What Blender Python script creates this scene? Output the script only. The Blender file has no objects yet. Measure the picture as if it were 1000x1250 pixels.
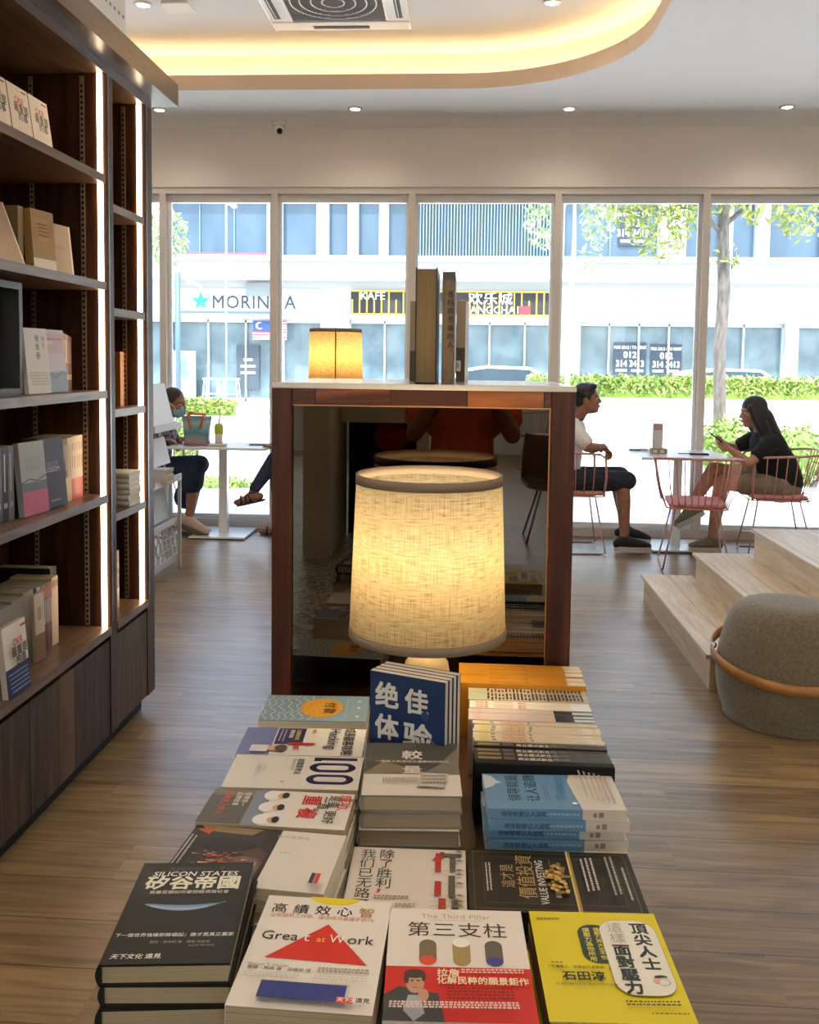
import bpy, bmesh, math, random
from mathutils import Vector, Matrix, Euler, Quaternion

S = bpy.context.scene
COL = S.collection
PI = math.pi
R = math.radians

# ------------------------------------------------------------------ camera
def setup_camera():
    f, cy, pit, yaw, rol, H = 1111.0, 515.0, .0666, .0629, .0124, 1.5
    cY, sY, cp, sp, cr, sr = math.cos(yaw), math.sin(yaw), math.cos(pit), math.sin(pit), math.cos(rol), math.sin(rol)
    F = Vector((-sY*cp, cY*cp, -sp)); x = Vector((cY, sY, 0)); d = F.cross(x)
    rt = cr*x - sr*d; dn = sr*x + cr*d
    m = Matrix((rt, -dn, -F)).transposed().to_4x4(); m.translation = (0, 0, H)
    cam = bpy.data.cameras.new('camera'); o = bpy.data.objects.new('camera', cam); COL.objects.link(o)
    o.matrix_world = m
    cam.sensor_fit = 'VERTICAL'; cam.sensor_height = 36.0; cam.lens = 36.0*f/1250.0
    cam.shift_x = 0.0; cam.shift_y = -(625.0-cy)/1250.0
    cam.clip_start = .005; cam.clip_end = 300
    S.camera = o
setup_camera()

# ------------------------------------------------------------------ sky, sun, exposure
S.view_settings.view_transform = 'Standard'
S.view_settings.look = 'None'
S.view_settings.gamma = 1.0
S.view_settings.use_curve_mapping = False
S.view_settings.exposure = 0.80
S.cycles.use_denoising = True
S.cycles.max_bounces = 8
S.cycles.diffuse_bounces = 6
S.cycles.glossy_bounces = 4
S.cycles.transparent_max_bounces = 16
S.cycles.caustics_reflective = False
S.cycles.caustics_refractive = False
S.cycles.sample_clamp_indirect = 6.0

w = bpy.data.worlds.new('World'); S.world = w; w.use_nodes = True
nt = w.node_tree; nt.nodes.clear()
sky = nt.nodes.new('ShaderNodeTexSky'); sky.sky_type = 'NISHITA'; sky.sun_disc = False
sky.sun_elevation = R(64); sky.sun_rotation = R(170); sky.air_density = 1.2; sky.dust_density = 2.5
bg = nt.nodes.new('ShaderNodeBackground'); bg.inputs['Strength'].default_value = .68
wo = nt.nodes.new('ShaderNodeOutputWorld')
nt.links.new(sky.outputs[0], bg.inputs[0]); nt.links.new(bg.outputs[0], wo.inputs[0])

sl = bpy.data.lights.new('sun', 'SUN'); sl.energy = 6.2; sl.angle = R(1.2); sl.color = (1, .97, .92)
so = bpy.data.objects.new('sun', sl); COL.objects.link(so)
so.rotation_euler = Vector((.12, .42, -.90)).to_track_quat('-Z', 'Y').to_euler()

DOWNLIGHT_W = 19.0      # each added ceiling downlight out of view
COVE_E = 1.0            # cove strip emission
STRIP_E = 8.0           # bookcase strip emission
BULB_W = 2.3           # table lamp bulb

# ------------------------------------------------------------------ materials
_M = {}
def rgb(h):
    if isinstance(h, str):
        h = h.lstrip('#'); c = [int(h[i:i+2], 16)/255 for i in (0, 2, 4)]
        return tuple(((v+.055)/1.055)**2.4 if v > .04045 else v/12.92 for v in c)
    return h
def newmat(name):
    m = bpy.data.materials.new(name); m.use_nodes = True
    b = m.node_tree.nodes['Principled BSDF']
    return m, m.node_tree, b
def flat(h, rough=.5, metal=0.0, spec=.5, coat=0.0, emit=0.0):
    k = (h, rough, metal, spec, coat, emit)
    if k in _M: return _M[k]
    m, t, b = newmat('paint_%d' % len(_M))
    c = rgb(h)
    b.inputs['Base Color'].default_value = (*c, 1); b.inputs['Roughness'].default_value = rough
    b.inputs['Metallic'].default_value = metal; b.inputs['Specular IOR Level'].default_value = spec
    b.inputs['Coat Weight'].default_value = coat; b.inputs['Coat Roughness'].default_value = .12
    if emit:
        b.inputs['Emission Color'].default_value = (*c, 1); b.inputs['Emission Strength'].default_value = emit
    _M[k] = m; return m
def ink(h): return flat(h, .42, 0, .28, .06)
def N(t, typ, **kw):
    n = t.nodes.new(typ)
    for k, v in kw.items(): setattr(n, k, v)
    return n
def ramp(t, stops):
    r = N(t, 'ShaderNodeValToRGB'); e = r.color_ramp.elements
    while len(e) < len(stops): e.new(.5)
    for el, (p, c) in zip(e, stops): el.position = p; el.color = (*rgb(c), 1)
    return r
def wood(name, dark, mid, light, axis='Z', board=.0, board_axis='Y', rough=.35, scale=1.0, tone=.35, coat=0.0, board_len=0.0, spec=.5):
    """grain runs along axis; boards of the given width repeat along board_axis, each with its own tone"""
    m, t, b = newmat(name)
    tc = N(t, 'ShaderNodeTexCoord'); geo = N(t, 'ShaderNodeNewGeometry')
    mp = N(t, 'ShaderNodeMapping')
    sc = {'X': (1.2, 14, 14), 'Y': (14, 1.2, 14), 'Z': (14, 14, 1.2)}[axis]
    mp.inputs['Scale'].default_value = [s*scale for s in sc]
    t.links.new(geo.outputs['Position'], mp.inputs['Vector'])
    nz = N(t, 'ShaderNodeTexNoise'); nz.inputs['Scale'].default_value = 2.2; nz.inputs['Detail'].default_value = 6; nz.inputs['Distortion'].default_value = .8
    vec = mp.outputs[0]
    if board:
        sx = N(t, 'ShaderNodeSeparateXYZ'); t.links.new(geo.outputs['Position'], sx.inputs[0])
        dv = N(t, 'ShaderNodeMath', operation='DIVIDE'); dv.inputs[1].default_value = board
        t.links.new(sx.outputs[board_axis], dv.inputs[0])
        fl = N(t, 'ShaderNodeMath', operation='FLOOR'); t.links.new(dv.outputs[0], fl.inputs[0])
        idx = fl.outputs[0]
        edge_src = [dv.outputs[0]]
        if board_len:
            wn0 = N(t, 'ShaderNodeTexWhiteNoise', noise_dimensions='1D'); t.links.new(idx, wn0.inputs['W'])
            ml = N(t, 'ShaderNodeMath', operation='DIVIDE'); ml.inputs[1].default_value = board_len
            t.links.new(sx.outputs[axis], ml.inputs[0])
            ad = N(t, 'ShaderNodeMath', operation='ADD'); t.links.new(ml.outputs[0], ad.inputs[0]); t.links.new(wn0.outputs['Value'], ad.inputs[1])
            fl2 = N(t, 'ShaderNodeMath', operation='FLOOR'); t.links.new(ad.outputs[0], fl2.inputs[0])
            mm = N(t, 'ShaderNodeMath', operation='MULTIPLY_ADD'); mm.inputs[1].default_value = 17.31
            t.links.new(fl2.outputs[0], mm.inputs[0]); t.links.new(idx, mm.inputs[2]); idx = mm.outputs[0]
        wn = N(t, 'ShaderNodeTexWhiteNoise', noise_dimensions='1D'); t.links.new(idx, wn.inputs['W'])
        av = N(t, 'ShaderNodeVectorMath', operation='MULTIPLY_ADD'); av.inputs[1].default_value = (9, 9, 9)
        t.links.new(wn.outputs['Color'], av.inputs[0]); t.links.new(mp.outputs[0], av.inputs[2]); vec = av.outputs[0]
    t.links.new(vec, nz.inputs['Vector'])
    rp = ramp(t, [(.28, dark), (.5, mid), (.72, light)])
    col = rp.outputs[0]
    if board:
        mx = N(t, 'ShaderNodeMath', operation='MULTIPLY_ADD'); mx.inputs[1].default_value = tone; mx.inputs[2].default_value = -tone/2
        t.links.new(wn.outputs['Value'], mx.inputs[0])
        a2 = N(t, 'ShaderNodeMath', operation='ADD'); t.links.new(nz.outputs['Fac'], a2.inputs[0]); t.links.new(mx.outputs[0], a2.inputs[1])
        t.links.new(a2.outputs[0], rp.inputs[0])
        fr = N(t, 'ShaderNodeMath', operation='FRACT'); t.links.new(edge_src[0], fr.inputs[0])
        pp = N(t, 'ShaderNodeMath', operation='PINGPONG'); pp.inputs[1].default_value = .5; t.links.new(fr.outputs[0], pp.inputs[0])
        lt = N(t, 'ShaderNodeMath', operation='LESS_THAN'); lt.inputs[1].default_value = .0016/board; t.links.new(pp.outputs[0], lt.inputs[0])
        mc = N(t, 'ShaderNodeMix', data_type='RGBA'); t.links.new(lt.outputs[0], mc.inputs[0])
        t.links.new(col, mc.inputs[6]); mc.inputs[7].default_value = (*[v*.45 for v in rgb(dark)], 1); col = mc.outputs[2]
    else:
        t.links.new(nz.outputs['Fac'], rp.inputs[0])
    t.links.new(col, b.inputs['Base Color'])
    b.inputs['Roughness'].default_value = rough; b.inputs['Coat Weight'].default_value = coat; b.inputs['Coat Roughness'].default_value = .15; b.inputs['Specular IOR Level'].default_value = spec
    bp = N(t, 'ShaderNodeBump'); bp.inputs['Strength'].default_value = .08; bp.inputs['Distance'].default_value = .002
    t.links.new(nz.outputs['Fac'], bp.inputs['Height']); t.links.new(bp.outputs[0], b.inputs['Normal'])
    return m
def noisy(name, c1, c2, scale=20, rough=.8, detail=4, bump=.0, space='Object', lo=.35, hi=.65, stretch=(1, 1, 1), sheen=0.0):
    m, t, b = newmat(name)
    tc = N(t, 'ShaderNodeTexCoord'); mp = N(t, 'ShaderNodeMapping'); mp.inputs['Scale'].default_value = stretch
    t.links.new(tc.outputs[space], mp.inputs[0])
    nz = N(t, 'ShaderNodeTexNoise'); nz.inputs['Scale'].default_value = scale; nz.inputs['Detail'].default_value = detail
    t.links.new(mp.outputs[0], nz.inputs['Vector'])
    rp = ramp(t, [(lo, c1), (hi, c2)]); t.links.new(nz.outputs['Fac'], rp.inputs[0]); t.links.new(rp.outputs[0], b.inputs['Base Color'])
    b.inputs['Roughness'].default_value = rough; b.inputs['Sheen Weight'].default_value = sheen
    if bump:
        bp = N(t, 'ShaderNodeBump'); bp.inputs['Strength'].default_value = bump; bp.inputs['Distance'].default_value = .003
        t.links.new(nz.outputs['Fac'], bp.inputs['Height']); t.links.new(bp.outputs[0], b.inputs['Normal'])
    return m
def emis(h, e):
    m, t, b = newmat('glow_%d' % len(_M)); _M[('e', h, e, len(_M))] = m
    b.inputs['Base Color'].default_value = (*rgb(h), 1); b.inputs['Emission Color'].default_value = (*rgb(h), 1); b.inputs['Emission Strength'].default_value = e
    return m

def mk_glass():
    m, t, b = newmat('window_glass'); t.nodes.remove(b); out = [n for n in t.nodes if n.type == 'OUTPUT_MATERIAL'][0]
    tr = N(t, 'ShaderNodeBsdfTransparent'); tr.inputs[0].default_value = (.97, .985, .98, 1)
    gl = N(t, 'ShaderNodeBsdfGlossy'); gl.inputs['Roughness'].default_value = .02
    fr = N(t, 'ShaderNodeFresnel'); fr.inputs[0].default_value = 1.25
    mx = N(t, 'ShaderNodeMixShader'); t.links.new(fr.outputs[0], mx.inputs[0]); t.links.new(tr.outputs[0], mx.inputs[1]); t.links.new(gl.outputs[0], mx.inputs[2])
    t.links.new(mx.outputs[0], out.inputs[0]); return m
def mk_shade(name, warm, weave=1.0):
    """linen lampshade: lets the bulb's light through, with an uneven weave of slubs"""
    m, t, b = newmat(name); t.nodes.remove(b); out = [n for n in t.nodes if n.type == 'OUTPUT_MATERIAL'][0]
    uv = N(t, 'ShaderNodeTexCoord')
    def thread(sx, sy, sc):
        mp = N(t, 'ShaderNodeMapping'); mp.inputs['Scale'].default_value = (sx, sy, 1); t.links.new(uv.outputs['UV'], mp.inputs[0])
        nz = N(t, 'ShaderNodeTexNoise'); nz.inputs['Scale'].default_value = sc; nz.inputs['Detail'].default_value = 3; t.links.new(mp.outputs[0], nz.inputs['Vector']); return nz.outputs['Fac']
    a = thread(13, 150, 2.6*weave); c = thread(230, 8, 2.6*weave)
    mn = N(t, 'ShaderNodeMath', operation='MULTIPLY'); t.links.new(a, mn.inputs[0]); t.links.new(c, mn.inputs[1])
    rp = ramp(t, [(.09, '#8f7a55'), (.16, '#d3c096'), (.22, warm), (.38, '#fbf2de')]); t.links.new(mn.outputs[0], rp.inputs[0])
    tl = N(t, 'ShaderNodeBsdfTranslucent'); df = N(t, 'ShaderNodeBsdfDiffuse')
    t.links.new(rp.outputs[0], tl.inputs[0]); t.links.new(rp.outputs[0], df.inputs[0])
    mx = N(t, 'ShaderNodeMixShader'); mx.inputs[0].default_value = .45; t.links.new(tl.outputs[0], mx.inputs[1]); t.links.new(df.outputs[0], mx.inputs[2])
    t.links.new(mx.outputs[0], out.inputs[0]); return m
def mk_leaf(name, c1, c2):
    m, t, b = newmat(name)
    oi = N(t, 'ShaderNodeNewGeometry'); rp = ramp(t, [(0, c1), (1, c2)]); t.links.new(oi.outputs['Random Per Island'], rp.inputs[0])
    t.links.new(rp.outputs[0], b.inputs['Base Color']); b.inputs['Roughness'].default_value = .5
    return m
def mk_pages(name, c1, c2, axis=2, freq=1500):
    m, t, b = newmat(name)
    tc = N(t, 'ShaderNodeTexCoord'); mp = N(t, 'ShaderNodeMapping')
    s = [3, 3, 3]; s[axis] = freq; mp.inputs['Scale'].default_value = s
    t.links.new(tc.outputs['Object'], mp.inputs[0])
    nz = N(t, 'ShaderNodeTexNoise'); nz.inputs['Scale'].default_value = 1; nz.inputs['Detail'].default_value = 2; t.links.new(mp.outputs[0], nz.inputs['Vector'])
    rp = ramp(t, [(.3, c1), (.7, c2)]); t.links.new(nz.outputs['Fac'], rp.inputs[0]); t.links.new(rp.outputs[0], b.inputs['Base Color'])
    b.inputs['Roughness'].default_value = .75; return m
def mk_mosaic(name):
    m, t, b = newmat(name)
    g = N(t, 'ShaderNodeNewGeometry'); v = N(t, 'ShaderNodeTexVoronoi'); v.inputs['Scale'].default_value = 46; t.links.new(g.outputs['Position'], v.inputs['Vector'])
    rp = ramp(t, [(.25, '#5b5650'), (.5, '#a39d90'), (.8, '#cfc9bc')]); t.links.new(v.outputs['Color'], rp.inputs[0]); t.links.new(rp.outputs[0], b.inputs['Base Color'])
    b.inputs['Roughness'].default_value = .4; return m

GLASS = mk_glass()
FLOORW = wood('floor_planks', '#6a5338', '#886d4a', '#a1845c', axis='X', board=.19, board_axis='Y', rough=.31, tone=.17, board_len=1.25)
WALNUT = wood('walnut', '#33241b', '#4f392a', '#684c38', axis='Z', board=.115, board_axis='Y', rough=.5, tone=.5, spec=.3)
WALNUT_H = wood('walnut_shelf', '#4a372a', '#6a513e', '#84674f', axis='Y', rough=.34)
WALNUT_IN = wood('walnut_inside_shaded', '#2b180d', '#422615', '#59351e', axis='Z', rough=.45, spec=.3)  # shade inside the bays put into this darker walnut
MAHOG = wood('mahogany', '#2e140b', '#472011', '#5e301a', axis='Z', rough=.36, coat=.0, spec=.25)
MAHOG_H = wood('mahogany_rail', '#47200f', '#7d421c', '#a8622e', axis='X', board=.16, board_axis='X', rough=.3, tone=.5, coat=.0, spec=.3)
OAK = wood('pale_oak', '#b59a75', '#c9af88', '#d8c29d', axis='Y', board=.16, board_axis='X', rough=.42, tone=.25)
TABLEW = wood('table_walnut', '#2e1c12', '#4a2f1f', '#5d3d29', axis='Y', rough=.3)
WHITE = flat('#ece9e4', .6); CEIL = flat('#f7f7f7', .85); HEADER = flat('#eee2d6', .8); FRAME = flat('#dbd0c5', .5)
WHITE_GL = flat('#eeeeec', .25, 0, .5, .3); BLACK = flat('#0b0a09', .55, 0, .25); BLACKM = flat('#1b1a18', .35)
STEEL = flat('#8f9093', .32, .85); TRACKM = flat('#b8a68c', .35, .6)
PAGES = mk_pages('page_edges', '#97876a', '#c6b796'); PAGES_W = mk_pages('page_edges_white', '#c3bba9', '#ece6d8'); PAGES_G = mk_pages('page_edges_grey', '#93846d', '#bdae93')
PINK = flat('#d08c84', .4); PINKPAD = flat('#cf8d88', .6); COPPER = flat('#b98a80', .3, .5)
SKIN = noisy('skin', '#a9745a', '#ba856a', 30, .55); SKIN_B = noisy('skin_tan', '#8f5f48', '#a2705a', 30, .55)
HAIR = noisy('hair', '#0d0a09', '#1d1614', 60, .4, stretch=(6, 6, 1)); HAIR_B = noisy('hair_brown', '#241712', '#3a261c', 60, .45, stretch=(6, 6, 1))

# ------------------------------------------------------------------ mesh builder
class MB:
    def __init__(s): s.v = []; s.f = []; s.mi = []; s.mats = []; s.smooth = []; s.uv = {}
    def slot(s, m):
        if m not in s.mats: s.mats.append(m)
        return s.mats.index(m)
    def add(s, vs, fs, m, smooth=False, xf=None):
        b = len(s.v); i = s.slot(m)
        for v in vs: s.v.append(xf @ Vector(v) if xf else Vector(v))
        for f in fs: s.f.append([b+k for k in f]); s.mi.append(i); s.smooth.append(smooth)
        return s
    def box(s, a, b, m, xf=None):
        x0, y0, z0 = a; x1, y1, z1 = b
        vs = [(x0, y0, z0), (x1, y0, z0), (x1, y1, z0), (x0, y1, z0), (x0, y0, z1), (x1, y0, z1), (x1, y1, z1), (x0, y1, z1)]
        return s.add(vs, [(0, 3, 2, 1), (4, 5, 6, 7), (0, 1, 5, 4), (1, 2, 6, 5), (2, 3, 7, 6), (3, 0, 4, 7)], m, False, xf)
    def quad(s, vs, m, xf=None): return s.add(vs, [list(range(len(vs)))], m, False, xf)
    def tube(s, pts, r, m, n=8, closed=False, xf=None, caps=True):
        pts = [Vector(p) for p in pts]; k = len(pts); rs = r if isinstance(r, (list, tuple)) else [r]*k
        tans = []
        for i in range(k):
            if closed: t = pts[(i+1) % k]-pts[i-1]
            else: t = pts[min(i+1, k-1)]-pts[max(i-1, 0)]
            tans.append(t.normalized())
        up = Vector((0, 0, 1)) if abs(tans[0].z) < .9 else Vector((1, 0, 0))
        nrm = (up-tans[0]*up.dot(tans[0])).normalized(); vs = []
        for i in range(k):
            nrm = (nrm-tans[i]*nrm.dot(tans[i])).normalized(); bn = tans[i].cross(nrm)
            for j in range(n):
                a = 2*PI*j/n; vs.append(pts[i]+(nrm*math.cos(a)+bn*math.sin(a))*rs[i])
        fs = []
        for i in range(k if closed else k-1):
            i2 = (i+1) % k
            for j in range(n): j2 = (j+1) % n; fs.append((i*n+j, i*n+j2, i2*n+j2, i2*n+j))
        if caps and not closed: fs.append(list(range(n-1, -1, -1))); fs.append([(k-1)*n+j for j in range(n)])
        return s.add(vs, fs, m, True, xf)
    def lathe(s, prof, m, n=48, c=(0, 0, 0), closed=False, smooth=True, uvs=False):
        vs = []; fs = []; k = len(prof); b = len(s.v)
        for (r, z) in prof:
            for j in range(n):
                a = 2*PI*j/n; vs.append((c[0]+r*math.cos(a), c[1]+r*math.sin(a), c[2]+z))
        for i in range(k if closed else k-1):
            i2 = (i+1) % k
            for j in range(n):
                j2 = (j+1) % n; fs.append((i*n+j, i*n+j2, i2*n+j2, i2*n+j))
                if uvs: s.uv[len(s.f)+len(fs)-1] = [(j/n, i/k), ((j+1)/n, i/k), ((j+1)/n, (i+1)/k), (j/n, (i+1)/k)]
        return s.add(vs, fs, m, smooth)
    def prism(s, poly, z0, z1, m, xf=None, smooth=False):
        n = len(poly); vs = [(x, y, z0) for x, y in poly]+[(x, y, z1) for x, y in poly]
        fs = [list(range(n-1, -1, -1)), list(range(n, 2*n))]+[(i, (i+1) % n, n+(i+1) % n, n+i) for i in range(n)]
        return s.add(vs, fs, m, smooth, xf)
    def ell(s, c, r, m, nu=16, nv=10, xf=None):
        vs = []; fs = []
        for i in range(nv+1):
            th = PI*i/nv
            for j in range(nu):
                ph = 2*PI*j/nu; vs.append((c[0]+r[0]*math.sin(th)*math.cos(ph), c[1]+r[1]*math.sin(th)*math.sin(ph), c[2]+r[2]*math.cos(th)))
        for i in range(nv):
            for j in range(nu): j2 = (j+1) % nu; fs.append((i*nu+j, (i+1)*nu+j, (i+1)*nu+j2, i*nu+j2))
        return s.add(vs, fs, m, True, xf)
    def text(s, body, size, m, xf, bold=0.0, align='L', sx=1.0, spacing=1.0):
        vs, fs, wd = text_geo(body, 0.0, spacing)
        off = {'L': 0, 'C': -wd/2, 'R': -wd}[align]
        d = bold*.55
        for k, (dx, dy) in enumerate([(0, 0)] if not bold else [(-d, -d), (d, -d), (-d, d), (d, d)]):
            s.add([((v[0]+off+dx)*size*sx, (v[1]+dy)*size, k*max(2e-5, size*.0012)) for v in vs], fs, m, False, xf)
        return s
    def build(s, name, parent=None, origin=None, bevel=0.0):
        me = bpy.data.meshes.new(name); o = bpy.data.objects.new(name, me)
        off = Vector((0, 0, 0))
        if parent is not None: off = ORG.get(parent.name, Vector((0, 0, 0)))
        elif origin is not None: off = Vector(origin); o.location = off
        me.from_pydata([v-off for v in s.v], [], s.f)
        for m in s.mats: me.materials.append(m)
        for p, i, sm in zip(me.polygons, s.mi, s.smooth): p.material_index = i; p.use_smooth = sm
        if s.uv:
            ul = me.uv_layers.new(name='UVMap')
            for p in me.polygons:
                if p.index in s.uv:
                    for li, q in zip(p.loop_indices, s.uv[p.index]): ul.data[li].uv = q
        me.update()
        COL.objects.link(o); ORG[o.name] = off.copy()
        if parent is not None: o.parent = parent
        if bevel:
            md = o.modifiers.new('edge', 'BEVEL'); md.width = bevel; md.segments = 2; md.limit_method = 'ANGLE'
        return o
ORG = {}
_T = {}
def text_geo(body, bold=0.0, spacing=1.0):
    k = (body, bold, spacing)
    if k not in _T:
        c = bpy.data.curves.new('lettering', 'FONT'); c.body = body; c.size = 1; c.resolution_u = 2; c.space_character = spacing
        o = bpy.data.objects.new('lettering', c); me = o.to_mesh()
        vs = [(v.co.x, v.co.y) for v in me.vertices]; fs = [list(p.vertices) for p in me.polygons]
        wd = max([v[0] for v in vs], default=0); o.to_mesh_clear(); bpy.data.objects.remove(o); bpy.data.curves.remove(c)
        _T[k] = (vs, fs, wd)
    return _T[k]
def tag(o, label=None, cat=None, group=None, kind=None):
    if label: o['label'] = label
    if cat: o['category'] = cat
    if group: o['group'] = group
    if kind: o['kind'] = kind
    return o
def empty(name, loc=(0, 0, 0), label=None, cat=None, group=None, kind=None):
    o = bpy.data.objects.new(name, None); COL.objects.link(o); o.location = loc; o.empty_display_size = .1
    ORG[o.name] = Vector(loc); return tag(o, label, cat, group, kind)
def dup(o, parent=None):
    c = o.copy(); COL.objects.link(c)
    if parent is not None: c.parent = parent
    for ch in list(o.children): dup(ch, c)
    return c
def place(o, loc, rot=(0, 0, 0), label=None, group=None):
    o.location = loc; o.rotation_euler = rot
    if label: o['label'] = label
    if group: o['group'] = group
    return o
def T(x, y, z): return Matrix.Translation((x, y, z))
def Rz(d): return Matrix.Rotation(R(d), 4, 'Z')
def Rx(d): return Matrix.Rotation(R(d), 4, 'X')
def Ry(d): return Matrix.Rotation(R(d), 4, 'Y')
def struct(o): o['kind'] = 'structure'; return o
FACE_Y = Matrix(((1, 0, 0, 0), (0, 0, -1, 0), (0, 1, 0, 0), (0, 0, 0, 1)))    # local xy -> world xz, facing -Y

# ================================================================== THE ROOM
def room():
    struct(MB().box((-5, -11, -.2), (4.6, 8.0, 0), FLOORW).build('floor'))
    m = MB().box((-5, -11, .0), (-.46, -.75, .004), mk_mosaic('mosaic_floor'))
    struct(m.build('floor_mosaic'))
    struct(MB().box((-5.2, -11, -.2), (-5, 8.0, 4.1), WHITE).build('wall_left'))
    m = MB().box((4.6, -11, -.2), (4.8, 8.0, 1.0), WHITE).box((4.6, -11, 3.3), (4.8, 8.0, 4.1), WHITE).box((4.6, -4.2, 1.0), (4.8, 8.0, 3.3), WHITE)
    for y in (-11, -7.8, -4.4): m.box((4.6, y, 1.0), (4.8, y+.2, 3.3), WHITE)
    struct(m.build('wall_right'))
    m = MB().box((-5.2, -11.2, -.2), (4.8, -11, 1.0), WHITE).box((-5.2, -11.2, 3.3), (4.8, -11, 4.1), WHITE)
    for x in (-5.2, -2.0, 1.3, 4.6): m.box((x, -11.2, 1.0), (x+.2, -11, 3.3), WHITE)
    struct(m.build('wall_rear'))
    struct(MB().box((4.68, -10.8, 1.0), (4.69, -4.4, 3.3), GLASS).build('window_9'))  # unseen glazing added behind the camera to let in more daylight
    struct(MB().box((-5.0, -11.11, 1.0), (4.6, -11.10, 3.3), GLASS).build('window_10'))  # added out of view so daylight reaches the header and ceiling
    struct(MB().box((-5.2, 7.90, 2.99), (4.8, 8.12, 4.6), HEADER).build('wall_back'))
    # lower ceiling with a rounded opening
    x0, x1, y0, y1, r = -3.6, 1.085, -3.0, 6.80, 1.15
    def loop(g):
        pts = []
        for cx, cy, a0 in ((x1-r, y1-r, 0), (x0+r, y1-r, 90), (x0+r, y0+r, 180), (x1-r, y0+r, 270)):
            for k in range(17):
                a = R(a0+90*k/16); pts.append((cx+(r+g)*math.cos(a), cy+(r+g)*math.sin(a)))
        return pts
    inner = loop(0); outer = [(-5, -11), (4.6, -11), (4.6, 8.0), (-5, 8.0)]
    bm = bmesh.new()
    def ring(ps, z):
        vs = [bm.verts.new((x, y, z)) for x, y in ps]
        return vs, [bm.edges.new((vs[i], vs[(i+1) % len(vs)])) for i in range(len(vs))]
    for z in (3.49, 3.60):
        a, ea = ring(outer, z); b, eb = ring(inner, z)
        bmesh.ops.triangle_fill(bm, edges=ea+eb, use_beauty=True)
        if z < 3.5: lo = b
        else:
            for i in range(len(b)): bm.faces.new((lo[i], lo[(i+1) % len(b)], b[(i+1) % len(b)], b[i]))
    bmesh.ops.recalc_face_normals(bm, faces=bm.faces)
    me = bpy.data.meshes.new('ceiling'); bm.to_mesh(me); bm.free(); me.materials.append(CEIL)
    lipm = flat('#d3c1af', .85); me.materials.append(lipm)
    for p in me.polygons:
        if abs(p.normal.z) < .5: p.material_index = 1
    o = bpy.data.objects.new('ceiling', me); COL.objects.link(o); struct(o)
    # wall of the light cove and the raised ceiling above
    ol = loop(.19); n = len(ol); m = MB()
    m.add([(x, y, 3.60) for x, y in ol]+[(x, y, 3.80) for x, y in ol]+[(x, y, 3.80) for x, y in loop(.24)]+[(x, y, 3.60) for x, y in loop(.24)],
          [(i+n*q, (i+1) % n+n*q, (i+1) % n+n*((q+1) % 4), i+n*((q+1) % 4)) for q in range(4) for i in range(n)], flat('#f0e6d6', .85))
    struct(m.build('trim_1'))
    struct(MB().box((-5.2, -11.2, 3.80), (4.8, 8.12, 4.1), CEIL).build('ceiling_raised'))
    # cove light strip hidden behind the lip
    g = loop(.09)
    o = MB().tube([(x, y, 3.615) for x, y in g], .012, emis('#ffdca4', COVE_E*6), n=6, closed=True).build('light_strip', origin=(1.1, 2, 3.6))
    tag(o, 'warm light strip glowing around the rounded ceiling recess', 'light strip')
room()

def windows():
    xs = [-5.0, -3.80, -2.69, -1.70, -.50, .75, 1.995, 3.22, 4.6]
    for i in range(len(xs)-1):
        a, b = xs[i], xs[i+1]
        root = empty('window_%d' % (i+1), ((a+b)/2, 7.96, 0), kind='structure')
        m = MB(); hw = .028
        m.box((a-hw if i else a, 7.92, 0), (a+hw, 8.0, 2.99), FRAME)
        m.box((a+hw, 7.92, 2.935), (b-hw, 8.0, 2.99), FRAME)
        m.box((a+hw, 7.92, 0), (b-hw, 8.0, .075), FRAME)
        m.box((a+hw, 7.99, 2.87), (b-hw, 8.03, 2.935), WHITE_GL); m.box((a+hw, 7.99, .07), (b-hw, 8.03, .11), WHITE_GL)
        m.box((a+hw, 7.99, .11), (a+hw+.025, 8.03, 2.87), WHITE_GL); m.box((b-hw-.025, 7.99, .11), (b-hw, 8.03, 2.87), WHITE_GL)
        m.build('window_frame', root)
        MB().box((a+hw, 8.0, .09), (b-hw, 8.01, 2.90), GLASS).build('pane', root)
windows()

# ------------------------------------------------------------------ ceiling fittings
def downlight(x, y, z, label, power=None):
    root = empty('ceiling_downlight', (x, y, z), label, 'ceiling light', 'round white ceiling downlights')
    MB().lathe([(.038, 0), (.058, 0), (.060, -.004), (.055, -.010), (.042, -.012), (.038, -.006)], WHITE_GL, 28, (x, y, z), closed=True).build('trim_ring', root)
    MB().lathe([(.0005, -.004), (.0395, -.004), (.0395, -.001), (.0005, -.001)], emis('#fff4e4', 14), 28, (x, y, z), closed=True).build('diffuser', root)
    l = bpy.data.lights.new('lamp', 'SPOT'); l.energy = power or DOWNLIGHT_W; l.spot_size = R(150); l.spot_blend = .9; l.shadow_soft_size = .06; l.color = (1, .87, .72)
    lo = bpy.data.objects.new('lamp', l); COL.objects.link(lo); lo.parent = root; lo.location = (0, 0, -.03)
for x, y, z, lb in ((-.92, 7.30, 3.49, 'white downlight in the lower ceiling, just right of the dome camera'),
                    (.76, 7.33, 3.49, 'white downlight in the lower ceiling above the seated man'),
                    (2.42, 7.31, 3.49, 'white downlight in the lower ceiling above the seated woman in black'),
                    (-2.50, 7.30, 3.49, 'white downlight in the lower ceiling beside the bookcase edge'),
                    (.50, 6.02, 3.80, 'white downlight in the raised ceiling right of the air conditioner'),
                    (-2.15, 5.97, 3.80, 'white downlight in the raised ceiling above the bookcase end')):
    downlight(x, y, z, lb, 9.0)
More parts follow.
